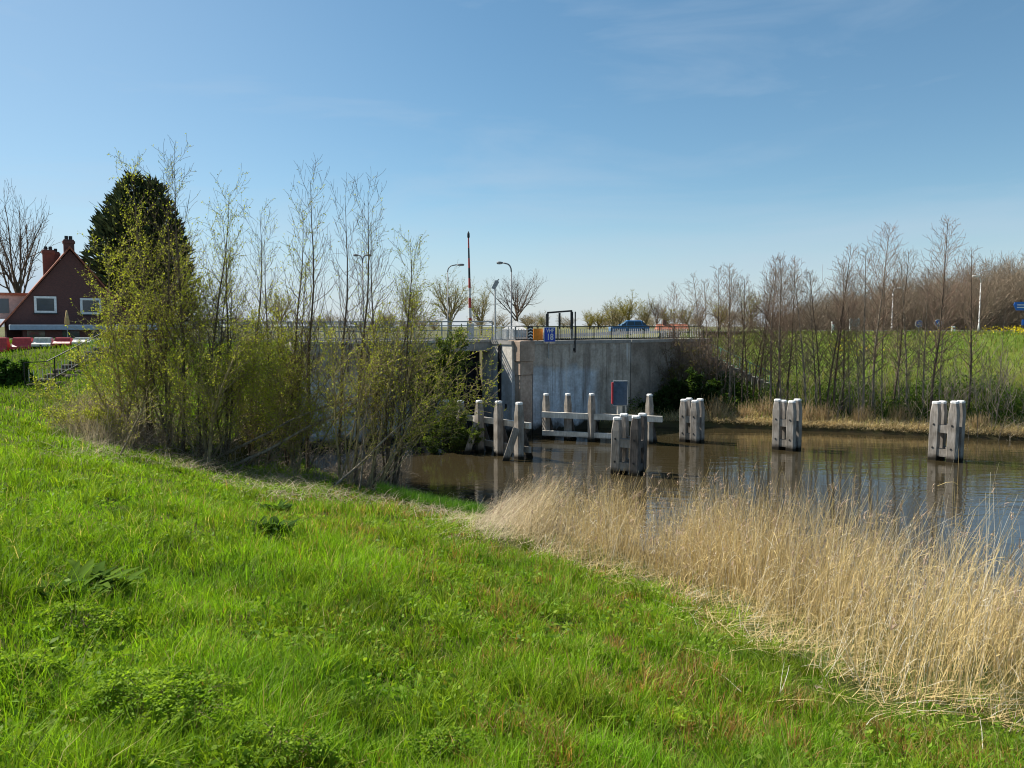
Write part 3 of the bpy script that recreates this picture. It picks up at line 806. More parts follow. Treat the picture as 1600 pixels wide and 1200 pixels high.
def dolphin(label, px, pyb, pyt, a, rot_pile=None, S=1.08):
    c = wat(px, pyb); c.y += .45; c.x += .45 * (px - 800) / F
    ztop = at(px, pyt, c.y - .5).z
    ax = (cos(a), -sin(a)); ay = (sin(a), cos(a))      # ax along the sunny face, ay away from it
    t = thing('mooring_dolphin', label, 'mooring dolphin', (c.x, c.y, 0), 'timber mooring dolphins in the water')
    dr = random.Random(int(px)); t.rotation_euler = (dr.uniform(-.02, .02), dr.uniform(-.025, .025), 0)
    h = .182; o = S / 2 - h
    k = 0
    for sx, sy in ((-1, -1), (1, -1), (1, 1), (-1, 1)):
        q = (c.x + ax[0] * sx * o + ay[0] * sy * o, c.y + ax[1] * sx * o + ay[1] * sy * o)
        pl_ = pile(t, q, ax, ay, h, ztop + (.0, .03, .05, -.03)[k] + dr.uniform(-.07, .05), M['wood_dark'] if rot_pile and k in rot_pile else M['wood'])
        if sy < 0:
            for zb in (ztop * .62, ztop * .22):
                e = Vector((q[0] - ay[0] * (h + .0), q[1] - ay[1] * (h + .0), zb)); f = e - Vector((ay[0], ay[1], 0)) * .015
                MB().tube([e, f], .045, 8).build('bolt', M['black'], pl_)
        k += 1
    for zc in (ztop * .55, ztop * .14):
        for sy in (-1, 1):
            mb = MB(); e = V2((c.x + ay[0] * sy * o, c.y + ay[1] * sy * o))
            mb.obox(e, ax, ay, o - h - .004, h * .75, zc - .17, zc + .17); mb.build('cross_beam', M['wood'], t)
        for sx in (-1, 1):
            mb = MB(); e = V2((c.x + ax[0] * sx * o, c.y + ax[1] * sx * o))
            mb.obox(e, ax, ay, h * .75, o - h - .004, zc - .2, zc + .1); mb.build('cross_beam', M['wood_dark'], t)
    return t
dolphin('weathered mooring dolphin with a dark rotten side standing behind the dry reeds', 982, 742, 653, R(28), (1, 2), 1.16)
dolphin('white capped mooring dolphin farthest away near the wing wall', 1081, 692, 626, R(38), None, .98)
dolphin('white capped mooring dolphin in the middle of the pool', 1229, 704, 627, R(42), None, 1.06)
dolphin('white capped mooring dolphin alone at the right side of the water', 1477, 721, 630, R(48), None, 1.12)

def guide_post(root, px, pyb, pyt, hw, brace=0, ax=WD, ay=AX, m=None, back_brace=0):
    b = wat(px, pyb); zt = at(px, pyt, b.y).z
    m = m or M['wood']
    o = pile(root, b, ax, ay, hw, zt, m, name='post', taper=.5)
    if brace:
        s = Vector((-brace, -.25, 0))
        MB().bar((b.x - .1 + s.x * .02, b.y - hw - .12, 1.45), (b.x + s.x, b.y - hw - .35, -.6), hw * 1.7, hw * 1.5, (0, 1, 0)).build('raking_strut', m, root)
    if back_brace:
        MB().bar((b.x + hw * .6, b.y + hw + .17, 1.35), (b.x + hw + back_brace, b.y + hw + .4, -.6), hw * 1.7, hw * 1.5, (0, 1, 0)).build('raking_strut', M['wood_dark'], root)
    return b, zt
t = thing('guide_fence', 'grey timber guide fence with five capped posts left of the brown pier', 'guide fence', wat(760, 708), 'timber guide fences at the lock mouth')
bs = []
for px, yb, yt, br, bb in ((697, 697, 626, 0, 0), (720, 700, 627, .0, .3), (749, 706, 627, .75, .45), (779, 711, 628, 0, .5), (811, 717, 630, .8, .5)):
    b, zt = guide_post(t, px, yb, yt, .172, br, back_brace=bb); bs.append(b)
off = Vector((.17, .30, 0))
for zr in (1.52, .42):
    a = bs[0] + off + Vector((0, 0, zr)); c = bs[-1] + off + (bs[-1] - bs[-2]) * .35 + Vector((0, 0, zr))
    MB().bar(a, c, .16, .27).build('rail', M['wood_pale_sunlit'] if zr > 1 else M['wood'], t)
t = thing('guide_fence', 'timber guide fence with long rails coloured sun bright standing before the lock wall', 'guide fence', wat(930, 687), 'timber guide fences at the lock mouth')
bs = []
for px, yb, yt in ((853, 685, 616), (887, 687, 616), (924, 690, 616), (1014, 693, 617)):
    b, zt = guide_post(t, px, yb, yt, .155, 0, back_brace=.35); bs.append(b)
for zr, e0, e1, w in ((1.32, -.28, .55, .3), (.34, -.25, -1.6, .26)):
    d = (bs[-1] - bs[0]).normalized(); o = Vector((.05, -.33, 0))
    MB().bar(bs[0] + d * e0 + o + Vector((0, 0, zr)), bs[-1] + d * e1 + o + Vector((0, 0, zr)), .2, w).build('rail', M['wood_pale_sunlit'], t)
# sign seen in the guide fence
b = wat(969, 690); b.y += .3
t = thing('panel_sign', 'grey blue curved panel sign with a red edge on a pale post', 'sign', (b.x, b.y, 0))
MB().bar((b.x, b.y, -1), (b.x, b.y, at(969, 630, b.y).z), .26, .2, (0, 1, 0)).build('post', M['wood_pale_sunlit'], t)
MB().bar((b.x + .35, b.y + .1, -1), (b.x + .35, b.y + .1, at(969, 630, b.y).z), .09, .09, (0, 1, 0)).build('stay', M['galv'], t)
z0, z1 = at(969, 632, b.y).z, at(969, 596, b.y).z
xs = [(-.36, -.12), (-.2, -.22), (0, -.25), (.2, -.22), (.36, -.12)]
mb = MB(); mb.loft([[(b.x + u, b.y + v - .02, zz) for u, v in xs] + [(b.x + u, b.y + v + .04, zz) for u, v in xs[::-1]] for zz in (z0, z1)]); mb.build('panel', M['greyblue'], t)
MB().obox((b.x - .40, b.y - .06), (1, 0), (0, 1), .035, .1, z0 + .05, z1 - .05).build('red_edge', M['red'], t)
for zz in (z0 - .045, z1 + .005): MB().bar((b.x - .36, b.y - .08, zz + .02), (b.x + .38, b.y - .08, zz + .02), .26, .036).build('trim', M['galv'], t)
MB().bar((b.x + .41, b.y - .05, z0), (b.x + .41, b.y - .05, z1), .05, .06, (0, 1, 0)).build('edge_strip', M['galv'], t)

# ------------------------------------------------------------------ house, shed, barriers, stairs on the left
HA = R(34)
T_ = Vector((cos(HA), sin(HA), 0)); D_ = Vector((-sin(HA), cos(HA), 0))
HB = Vector((-34.2, 60, 0))
def hp(u, v, z): q = HB + T_ * u + D_ * v; return Vector((q.x, q.y, z))
t = thing('brick_house', 'dark brick house with steep orange gable roof at the left edge', 'house', hp(0, 0, 5.05))
w, ze, za, dep = 4.35, 6.35, 12.0, 10.0
MB().loft([[hp(-w, v, 5.0), hp(w, v, 5.0), hp(w, v, ze), hp(0, v, za - .12), hp(-w, v, ze)] for v in (0, dep)]).build('wall', M['brick'], t)
rf = MB()
for s in (-1, 1):
    a0, a1 = hp(s * (w + .45), -.3, ze - .55), hp(s * (w + .45), dep + .3, ze - .55)
    b0, b1 = hp(0, -.3, za), hp(0, dep + .3, za); up = Vector((0, 0, .16))
    rf.loft([[a0, a1, b1, b0], [a0 + up, a1 + up, b1 + up, b0 + up]])
roof = rf.build('roof', M['tile'], t)
def chimney(u, v, z0, z1, wd, m):
    c = hp(u, v, 0); o = MB().obox(c, T_, D_, wd, wd * .8, z0, z1, .03).build('chimney', m, t)
    MB().obox(c, T_, D_, wd + .06, wd * .8 + .06, z1 - .3, z1 - .12).build('chimney_band', m, o)
    for e in (-.4, .4): MB().tube([hp(u + e * wd, v, z1), hp(u + e * wd, v, z1 + .28)], .13, 8).build('chimney_pot', M['black'], o)
chimney(.0, .75, 11.5, 12.75, .36, M['brick'])
chimney(-1.1, 6.3, 9.5, 12.35, .42, M['brick_red'])
chimney(-.6, 8.6, 11, 12.4, .45, M['brick'])
def window(pxl, pxr, yt, yb):
    cen = (pxl + pxr) / 2
    k = (cen - 800) / F; tt = (k * HB.y - HB.x) / (T_.x - k * T_.y)
    c = HB + T_ * tt; hwid = (pxr - pxl) / 2 / F * c.y / .97; z1, z0 = at(cen, yt, c.y).z, at(cen, yb, c.y).z
    def q(u, v): return c + T_ * u + D_ * v
    MB()
    mb = MB(); fr = .16
    for u0, u1, a, b in ((-hwid, hwid, z1 - fr, z1), (-hwid, hwid, z0, z0 + fr), (-hwid, -hwid + fr, z0 + fr + .002, z1 - fr - .002), (hwid - fr, hwid, z0 + fr + .002, z1 - fr - .002)):
        mb.obox(q((u0 + u1) / 2, -.04), T_, D_, (u1 - u0) / 2, .06, a, b)
    wn_ = mb.build('window', M['white'], t)
    mb = MB(); mb.obox(q(0, -.01), T_, D_, hwid - fr, .02, z0 + fr, z1 - fr); mb.build('pane', M['glass'], wn_)
    MB().obox(q(0, -.09), T_, D_, hwid + .06, .12, z0 - .09, z0 - .003).build('sill', M['black'], wn_)
window(60, 89, 463, 489); window(131, 159, 466, 491)
# dormer on the left slope
mb = MB(); c = hp(-4.1, 3.2, 0); mb.obox(c, T_, D_, 1.5, 1.9, 6.6, 8.35); dm = mb.build('dormer', M['pinkwood'], t)
MB().obox(c, T_, D_, 1.75, 2.15, 8.353, 8.55).build('dormer_roof', M['tile'], dm)
for v in (1.9, 4.3): MB().obox(hp(-5.62, v, 0), T_, D_, .03, .55, 7.0, 8.1).build('dormer_window', M['white'], dm)
MB().obox(hp(-4.6, 1.29, 0), T_, D_, .5, .02, 7.0, 8.1).build('dormer_pane', M['glass'], dm)
# flat extension in front
t2 = thing('flat_extension', 'low house extension with a pale blue grey flat roof edge below the gable', 'extension', hp(2, -2, 5.05))
a = hp(-3.6, -3.4, 0)
MB().obox(hp(1.6, -1.75, 0), T_, D_, 5.0, 1.6, 5.0, 5.75).build('wall', M['brick_red'], t2)
MB().obox(hp(1.4, -1.95, 0), T_, D_, 5.6, 2.0, 5.753, 6.12, .03).build('roof_edge', M['slate'], t2)
for u in (-2.6, -.4, 1.5): MB().obox(hp(u, -3.37, 0), T_, D_, .55, .02, 5.05, 5.7).build('window', M['glass'], t2)
t3 = thing('carport', 'white edged carport roof left of the flat house extension', 'carport', hp(-6.4, -1.5, 5.05))
MB().obox(hp(-7.2, -1.5, 0), T_, D_, 2.4, 2.2, 6.05, 6.4, .03).build('roof', M['white'], t3)
for u in (-9.2, -5.1): MB().bar(hp(u, -3.3, 5.0), hp(u, -3.3, 6.047), .12, .12, (0, 1, 0)).build('post', M['white'], t3)
MB().obox(hp(-7.2, .2, 0), T_, D_, 2.2, .06, 5.0, 5.9).build('fence_panel', M['offwhite'], t3)
# closed parasol
b = at(105.5, 520, 47); b.z = 5.05
t = thing('closed_parasol', 'closed beige garden parasol with a pale tip before the house', 'parasol', b)
MB().tube([b, (b.x, b.y, at(105, 512, 47).z)], .025, 8).build('pole', M['galv'], t)
zb, zt = at(105, 508, 47).z, at(105, 485, 47).z
MB().tube([(b.x, b.y, zb), (b.x, b.y, zb + .1), (b.x, b.y, zb + (zt - zb) * .5), (b.x, b.y, zt)], [.1, .14, .11, .03], 10).build('canopy', M['beige'], t, True)
# plastic road barriers
for i, (x0, x1, m, lab) in enumerate(((-16, 15, 'red', 'red plastic road barrier cut by the left picture edge'), (20, 53, 'red', 'red plastic road barrier second from the left, under the carport end'),
                                      (53, 84, 'offwhite', 'white plastic road barrier between two red ones'), (86, 114, 'red', 'red plastic road barrier right of the white one, under the parasol'),
                                      (116, 146, 'offwhite', 'white plastic road barrier beside the stair railing'))):
    p = at((x0 + x1) / 2, 541, 41.4); hwid = (x1 - x0) / 2 / F * 41.4 - .02
    zg = gz(p.x, p.y)
    t = thing('road_barrier', lab, 'barrier', (p.x, p.y, zg), 'red and white plastic road barriers on the left bank')
    z0 = zg - .02; z1 = at(50, 527, 41.4).z
    ring = lambda z, d, e: [(p.x - hwid + e, p.y - d, z), (p.x + hwid - e, p.y - d, z), (p.x + hwid - e, p.y + d, z), (p.x - hwid + e, p.y + d, z)]
    MB().loft([ring(z0, .28, 0), ring(z0 + .12, .28, 0), ring(z0 + .25, .14, .02), ring(z1 - .05, .11, .06), ring(z1, .08, .1)]).build('body', M[m], t)
    MB().obox((p.x, p.y - .2), (1, 0), (0, 1), .05, .09, z0 + .02, z0 + .1).build('drain_plug', M['black'], t)
# stone steps and railing
t = thing('stone_steps', 'rough stone steps climbing the bank at the left of the willows', 'steps', ground(60, 604))
b0 = ground(62, 602); b1 = Vector((-21.0, 40.2, 5.05))
n = 9
for i in range(n):
    a = b0.lerp(b1, i / n); z = b0.z + (b1.z - b0.z) * (i + 1) / n
    o = MB().obox((a.x, a.y), (.93, .36), (-.36, .93), .45, .5, gz(a.x, a.y) - .4, z - .12, .04).build('step', M['stone'], t)
for i in range(7):
    a = b0.lerp(b1, (i + .4) / 7.5) + Vector((.95, -.75, 0)); zz = b0.z + (b1.z - b0.z) * (i + .4) / 7.5
    MB().obox((a.x, a.y), (.93, .36), (-.36, .93), .42, .34, gz(a.x, a.y) - .5, zz - .1 + rnd.uniform(-.1, .15), .09).build('edge_stone', M['stone'], t)
railing('stair_railing', 'dark handrail with white balusters climbing the left bank beside the stone steps', 'railing',
        [b0 + Vector((-.5, -.3, .05)), b0 + Vector((.5, -.2, .1)), b1 + Vector((.8, -.4, .1))], 1.0, 5, [.10], M['black'], M['offwhite'], .2, .66, bal_w=.022, thick=.04)
# teal stair railing, right bank
def rb(px, py, Y): q = at(px, py, Y); return q
railing('stair_railing', 'faded teal stair railing slanting down the right bank behind the alders', 'railing',
        [rb(1112, 555, 52.5), rb(1150, 574, 51.5), rb(1203, 599, 50.5)], .75, 7, [.06], M['teal'], M['offwhite'], .26, .9, bal_w=.03, thick=.055)
t = thing('stair_kerb', 'low stone stair edge under the teal railing on the right bank', 'steps', rb(1150, 578, 53))
for i in range(10):
    q = rb(1112, 555, 52.5).lerp(rb(1203, 599, 50.5), (i + .5) / 10)
    MB().obox((q.x, q.y + .5), (1, 0), (0, 1), .22, .5, q.z - 1.0, q.z - .06, .02).build('step', M['render'], t)

# ------------------------------------------------------------------ right hand road signs and the tiled shed
def round_sign(label, px, py, Y, rpx, m, mark):
    c = at(px, py, Y); r = rpx * Y / F
    t = thing('round_sign', label, 'road sign', (c.x, c.y, 5.4), 'round blue road signs on the dike')
    MB().tube([(c.x, c.y + .05, 5.3), (c.x, c.y + .05, c.z + r)], .035, 8).build('post', M['galv'], t)
    MB().tube([(c.x, c.y + .01, c.z), (c.x, c.y - .02, c.z)], r, 24).build('rim', M['white'], t)
    MB().tube([(c.x, c.y - .0, c.z), (c.x, c.y - .03, c.z)], r * .9, 24).build('face', m, t)
    mb = MB()
    if mark == 'arrow':
        mb.bar((c.x, c.y - .04, c.z + r * .4), (c.x, c.y - .04, c.z - r * .5), .02, r * .25, (1, 0, 0)); mb.bar((c.x - r * .35, c.y - .04, c.z - r * .1), (c.x, c.y - .04, c.z - r * .5), .02, r * .22); mb.bar((c.x + r * .35, c.y - .04, c.z - r * .1), (c.x, c.y - .04, c.z - r * .5), .02, r * .22)
    else:
        mb.bar((c.x - r * .45, c.y - .04, c.z - r * .2), (c.x + r * .45, c.y - .04, c.z - r * .2), .02, r * .3); mb.bar((c.x - r * .2, c.y - .04, c.z + r * .25), (c.x + r * .25, c.y - .04, c.z + r * .25), .02, r * .3)
    mb.build('symbol', M['white'], t)
round_sign('round blue road sign half hidden by a trunk, left one of the pair', 1436, 506, 66, 6, M['signblue'], 'bike')
round_sign('round blue road sign with a white mark right of the tall alder', 1466, 505, 64, 6, M['signblue'], 'arrow')
c = at(1335, 508, 66)
t = thing('notice_board', 'pale two post notice board at the top of the right bank', 'notice board', (c.x, c.y, 5.4))
for s in (-1, 1): MB().bar((c.x + s * .36, c.y, 5.3), (c.x + s * .36, c.y, at(0, 497, 66).z), .1, .1, (0, 1, 0)).build('post', M['white'], t)
MB().obox((c.x, c.y - .07), (1, 0), (0, 1), .4, .02, at(0, 510, 66).z, at(0, 497.5, 66).z).build('board', M['galv'], t)
MB().obox((c.x, c.y - .07), (1, 0), (0, 1), .3, .02, at(0, 519, 66).z, at(0, 512, 66).z).build('lower_panel', M['pinkwood'], t)
c = at(1594, 479, 60)
t = thing('direction_sign', 'blue direction sign with white lines at the right picture edge', 'sign', (c.x, c.y, 5.4))
MB().tube([(c.x + .5, c.y + .06, 5.4), (c.x + .5, c.y + .06, at(0, 471, 60).z)], .06, 8).build('post', M['galv'], t)
zt, zb = at(0, 472, 60).z, at(0, 485, 60).z
pts = [(-.52, (zt + zb) / 2 + .1), (-.3, zb), (1.2, zb), (1.2, zt + .06), (-.42, zt)]
mb = MB(); mb.loft([[(c.x + u, c.y + v, z) for u, z in pts] for v in (.02, -.02)]); mb.build('face', M['signblue'], t)
for z in (.66, .36): MB().obox((c.x + .3, c.y - .028), (1, 0), (0, 1), .55, .005, zb + (zt - zb) * z - .035, zb + (zt - zb) * z + .035).build('white_line', M['white'], t)
MB().obox((c.x + .75, c.y - .0), (1, 0), (0, 1), .55, .02, zb - 1.15, zb - .7).build('lower_face', M['signblue'], t)
for px, yt, yb, lab in ((1301, 502, 520, 'short white marker post left of the notice board'), (1489, 510, 519, 'small white roadside box right of the round signs')):
    c = at(px, 520, 63); z1 = at(px, yt, 63).z
    t = thing('marker_post', lab, 'marker post', (c.x, c.y, 5.4))
    MB().obox(c, (1, 0), (0, 1), .1 if px < 1400 else .14, .08, 5.35, z1, .02).build('post', M['white'], t)
    MB().obox((c.x, c.y - .085), (1, 0), (0, 1), .07, .006, z1 - .2, z1 - .1).build('reflector', M['red'], t)
c = at(1048, 520, 92)
t = thing('tiled_house', 'distant low house with orange tiled roof right of the blue car', 'house', (c.x, c.y, 5))
w = 1.9; zr = at(0, 506, 92).z; ze = at(0, 528, 92).z
MB().obox((c.x + .4, c.y + 2), (1, 0), (0, 1), 2.3, 1.8, 3.6, ze + .05).build('wall', M['brick_red'], t)
MB().loft([[(c.x - 1.6, c.y - .3, ze), (c.x - 1.6, c.y + 4.3, ze), (c.x - 1.3, c.y + 2, zr)], [(c.x + 2.4, c.y - .3, ze), (c.x + 2.4, c.y + 4.3, ze), (c.x + 2.4, c.y + 2, zr)]]).build('roof', M['tile'], t)
MB().obox((c.x + 3.0, c.y + 2), (1, 0), (0, 1), .5, 1.6, 3.6, ze + .2).build('lean_to', M['black'], t)
MB().obox((c.x - .4, c.y + 2), (1, 0), (0, 1), .2, .2, zr - .3, zr + .5).build('chimney', M['brick'], t)

# ------------------------------------------------------------------ trees
def nrm(v): return v / (np.linalg.norm(v) + 1e-9)
def grow(rg, out, p, d, Ln, r, lvl, P):
    n = P['n'][lvl]; st = Ln / n; pts = [p]; rr = [r]; dd = [d]
    for i in range(n):
        d = nrm(d + rg.normal(0, P['jit'][lvl], 3) + np.array([0, 0, P['up'][lvl]]))
        q = pts[-1] + d * st
        r1 = max(P['rmin'], r * (1 - (1 - P['tip'][lvl]) * (i + 1) / n))
        out.append((*pts[-1], *q, rr[-1], r1, lvl)); pts.append(q); rr.append(r1); dd.append(d)
    if lvl + 1 < len(P['n']):
        kids = P['kids'][lvl]; s0 = P['start'][lvl]
        kids = max(1, int(round(kids * rg.uniform(.8, 1.2))))
        ph = rg.uniform(0, 6.28)
        for k in range(kids):
            t = s0 + (1 - s0) * (k + rg.uniform(0, .9)) / kids
            t = min(t, .985); i = min(n - 1, int(t * n)); f = t * n - i
            q = pts[i] * (1 - f) + pts[i + 1] * f; dq = dd[i + 1]
            ph += 2.4 + rg.uniform(-.5, .5)
            a = nrm(np.cross(dq, [.31, .17, .93] if abs(dq[2]) < .9 else [1, 0, 0])); b = np.cross(dq, a)
            an = R(P['ang'][lvl] * rg.uniform(.75, 1.25))
            cd = nrm(dq * cos(an) + (a * cos(ph) + b * sin(ph)) * sin(an))
            cl = Ln * P['len'][lvl] * P['shape'][lvl](t) * rg.uniform(.65, 1.2)
            grow(rg, out, q, cd, cl, max(P['rmin'], (rr[i] * (1 - f) + rr[i + 1] * f) * P['rr'][lvl]), lvl + 1, P)
def tubes(S, sides):
    """S rows p0 p1 r0 r1: one open tube per row"""
    n = len(S); p0, p1, r0, r1 = S[:, 0:3], S[:, 3:6], S[:, 6:7], S[:, 7:8]
    d = p1 - p0; d = d / (np.linalg.norm(d, axis=1, keepdims=True) + 1e-9)
    ref = np.where(np.abs(d[:, 2:3]) > .9, np.array([[1., 0, 0]]), np.array([[0, 0, 1.]]))
    a = np.cross(d, ref); a /= np.linalg.norm(a, axis=1, keepdims=True) + 1e-9; b = np.cross(d, a)
    V = np.zeros((n, 2 * sides, 3))
    for k in range(sides):
        w = a * cos(2 * pi * k / sides) + b * sin(2 * pi * k / sides)
        V[:, k] = p0 + w * r0; V[:, sides + k] = p1 + w * r1
    base = (np.arange(n) * 2 * sides)[:, None]
    Fq = []
    for k in range(sides):
        k2 = (k + 1) % sides
        Fq.append(base + np.array([[k, k2, sides + k2, sides + k]]))
    return V.reshape(-1, 3), np.concatenate(Fq)
def leaf_cards(P, D, ln, wd, colors):
    """diamond leaves at P along D"""
    n = len(P); D = D / (np.linalg.norm(D, axis=1, keepdims=True) + 1e-9)
    s = np.cross(D, NP.normal(0, 1, (n, 3))); s /= np.linalg.norm(s, axis=1, keepdims=True) + 1e-9
    up = np.cross(s, D)
    ln = ln[:, None]; wd = wd[:, None]
    V = np.stack([P, P + D * ln * .5 + s * wd * .5 + up * ln * .06, P + D * ln - up * ln * .05, P + D * ln * .5 - s * wd * .5 + up * ln * .06], 1)
    Fq = np.arange(n * 4).reshape(n, 4)
    return V.reshape(-1, 3), Fq, np.repeat(colors, 4, 0)
def leaf_cols(n, c0, c1, var=.25):
    t = NP.random((n, 1)); return (np.array(c0) * (1 - t) + np.array(c1) * t) * (1 + NP.uniform(-var, var, (n, 1)))
one = lambda t: 1.0
def proto(name, S, m_trunk, m_crown, leaves=None, crown_lvl=1, leaf_m=None, sides=3):
    S = np.array(S); d = {}
    tr = S[S[:, 8] < crown_lvl]; cr = S[S[:, 8] >= crown_lvl]
    V, Fq = tubes(tr, 7); d['trunk'] = mesh_np('trunk', V, [Fq], m_trunk, None, True)
    if len(cr):
        V, Fq = tubes(cr, sides); d['crown'] = mesh_np('crown', V, [Fq], m_crown)
    if leaves is not None:
        V, Fq, c = leaves; d['leaves'] = mesh_np('leaves', V, [Fq], leaf_m or M['leaf'], c)
    return d
def plant(pr, name, label, cat, loc, rz=0, sc=(1, 1, 1), group=None, tilt=(0, 0)):
    t = thing(name, label, cat, loc, group)
    t.rotation_euler = (tilt[0], tilt[1], rz); t.scale = sc
    for k, me in pr.items(): link(k, me, t)
    return t
def twig_leaves(rg, S, per, lo, hi, c0, c1, minlvl=1, zmin=0, droop=-.2):
    T = S[S[:, 8] >= minlvl]
    T = T[T[:, 5] > zmin]
    k = int(len(T) * per); i = rg.integers(0, len(T), k); f = rg.random((k, 1))
    P = T[i, 0:3] * (1 - f) + T[i, 3:6] * f
    D = (T[i, 3:6] - T[i, 0:3]); D /= np.linalg.norm(D, axis=1, keepdims=True) + 1e-9
    D = D * .6 + rg.normal(0, .6, (k, 3)) + np.array([0, 0, droop])
    ln = rg.uniform(lo, hi, k)
    return leaf_cards(P + rg.normal(0, .03, (k, 3)), D, ln, ln * rg.uniform(.38, .6, k), leaf_cols(k, c0, c1))

ALDER = dict(n=[14, 4, 2], jit=[.025, .10, .15], up=[.02, .12, .1], tip=[.12, .35, .6], kids=[56, 7], start=[.22, .2], ang=[56, 42], len=[.27, .45],
             shape=[lambda t: 1.25 * (1 - t) ** .75 * min(1, .35 + (t - .2) * 2.2) + .12, one], rr=[.42, .6], rmin=.007)
alders = []
for s in range(6):
    rg = np.random.default_rng(100 + s); out = []
    Pp = dict(ALDER); Pp['kids'] = [int(rg.integers(50, 70)), 7]
    grow(rg, out, np.zeros(3), np.array([0, 0, 1.]), 10.0, .085, 0, Pp)
    alders.append(proto('alder', out, M['bark_pale'] if s in (1, 3, 4) else M['bark'], M['twig_tan'] if s % 2 else M['twig_red']))
# two stemmed variant and a whippy sapling
rg = np.random.default_rng(140); out = []
for a in (-.07, .08): grow(rg, out, np.array([a * 2, 0, 0]), nrm(np.array([a, .02, 1.])), 10.0 * (1 - abs(a)), .075, 0, ALDER)
alder_twin = proto('alder', out, M['bark'], M['twig'])
saps = []
for s in range(3):
    rg = np.random.default_rng(150 + s); out = []
    SP = dict(ALDER); SP['kids'] = [26, 4]; SP['len'] = [.2, .45]; SP['ang'] = [38, 35]
    grow(rg, out, np.zeros(3), np.array([0, 0, 1.]), 10.0, .05, 0, SP)
    saps.append(proto('sapling', out, M['bark_pale'], M['twig']))
# the row on the far bank: pixel x of foot, pixel y of top, prototype, label
row = [
 (1050, 442, 0, 'bare young alder left of the farthest dolphin, top above the tiled house'),
 (1068, 470, 6, 'short bare sapling rising from the shrubs behind the farthest dolphin'),
 (1098, 428, 1, 'bare alder right behind the farthest dolphin'),
 (1122, 414, 2, 'bare alder in front of the top of the teal railing'),
 (1140, 410, 3, 'bare alder with a dense narrow top above the teal railing'),
 (1150, 440, 7, 'thin pale sapling crossing the middle of the teal railing'),
 (1174, 424, 9, 'thick double stemmed alder crossing the lower half of the teal railing'),
 (1206, 400, 4, 'bare alder left behind the middle dolphin'),
 (1214, 402, 5, 'bare alder straight behind the middle dolphin'),
 (1232, 404, 0, 'bare alder right behind the middle dolphin'),
 (1247, 424, 6, 'slim sapling just right of the middle dolphin'),
 (1262, 412, 1, 'bare alder standing a little right of the middle dolphin'),
 (1290, 400, 9, 'twin stemmed alder left of the notice board'),
 (1306, 382, 2, 'tall alder with pointed crown left of the notice board'),
 (1330, 420, 8, 'thin sapling in front of the notice board'),
 (1352, 388, 3, 'bare alder right of the notice board'),
 (1366, 352, 4, 'second tallest alder of the row with a broad cone of branches'),
 (1381, 402, 7, 'thin leaning sapling right of the second tallest alder'),
 (1398, 392, 5, 'bare alder with reddish twigs in front of the faint lamp post'),
 (1420, 396, 1, 'bare alder between the faint lamp post and the first round sign'),
 (1434, 430, 6, 'pale slim sapling in front of the first round sign'),
 (1457, 345, 0, 'tallest alder of the row, left of the last dolphin'),
 (1470, 425, 8, 'pale sapling leaning out at the foot of the tallest alder'),
 (1516, 388, 2, 'lone alder right of the last dolphin'),
 (1563, 470, 7, 'small low branched tree standing apart at the right edge'),
 (1034, 458, 1, 'short bare alder at the left end of the row above the wing wall'),
 (1084, 452, 8, 'thin bare sapling between the farthest dolphin and the teal railing'),
 (1110, 436, 3, 'bare alder at the very top of the teal railing'),
 (1132, 426, 5, 'bare alder just right of the railing top with thin dark stem'),
 (1161, 432, 0, 'bare alder left beside the thick double alder'),
 (1187, 418, 2, 'bare alder right beside the thick double alder'),
 (1196, 440, 6, 'slender sapling at the low end of the teal railing'),
 (1222, 416, 4, 'slim alder squeezed behind the right edge of the middle dolphin'),
 (1276, 422, 3, 'slim alder midway between the middle dolphin and the notice board'),
 (1318, 410, 5, 'slim alder just left of the notice board posts'),
 (1344, 432, 6, 'low sapling just right of the notice board posts'),
 (1408, 420, 7, 'thin sapling just right of the faint lamp post'),
 (1446, 418, 3, 'slim alder between the two round signs'),
]
protos = alders + saps + [alder_twin]
for i, (px, yt, k, lab) in enumerate(row):
    rr = random.Random(500 + i)
    tbl = rr.uniform(2.2, 4.6)
    Y = 46.5 + (1300 - px) * .008 + tbl - 2
    x = (px - 800) / F * Y
    for _ in range(6):
        Y = np.interp(x, [q[0] for q in FAR], [q[1] for q in FAR]) + tbl; x = (px - 800) / F * Y
    zg = gz(x, Y); H = at(px, yt, Y).z - zg
    s = H / 10.0
    plant(protos[k], 'alder_tree' if k not in (6, 7, 8) else 'alder_sapling', lab, 'tree', (x, Y, zg - .1), rr.uniform(0, 6.28),
          (s * rr.uniform(.8, .98), s * rr.uniform(.8, .98), s), 'bare alders along the far bank', (rr.uniform(-.02, .02), rr.uniform(-.03, .03)))

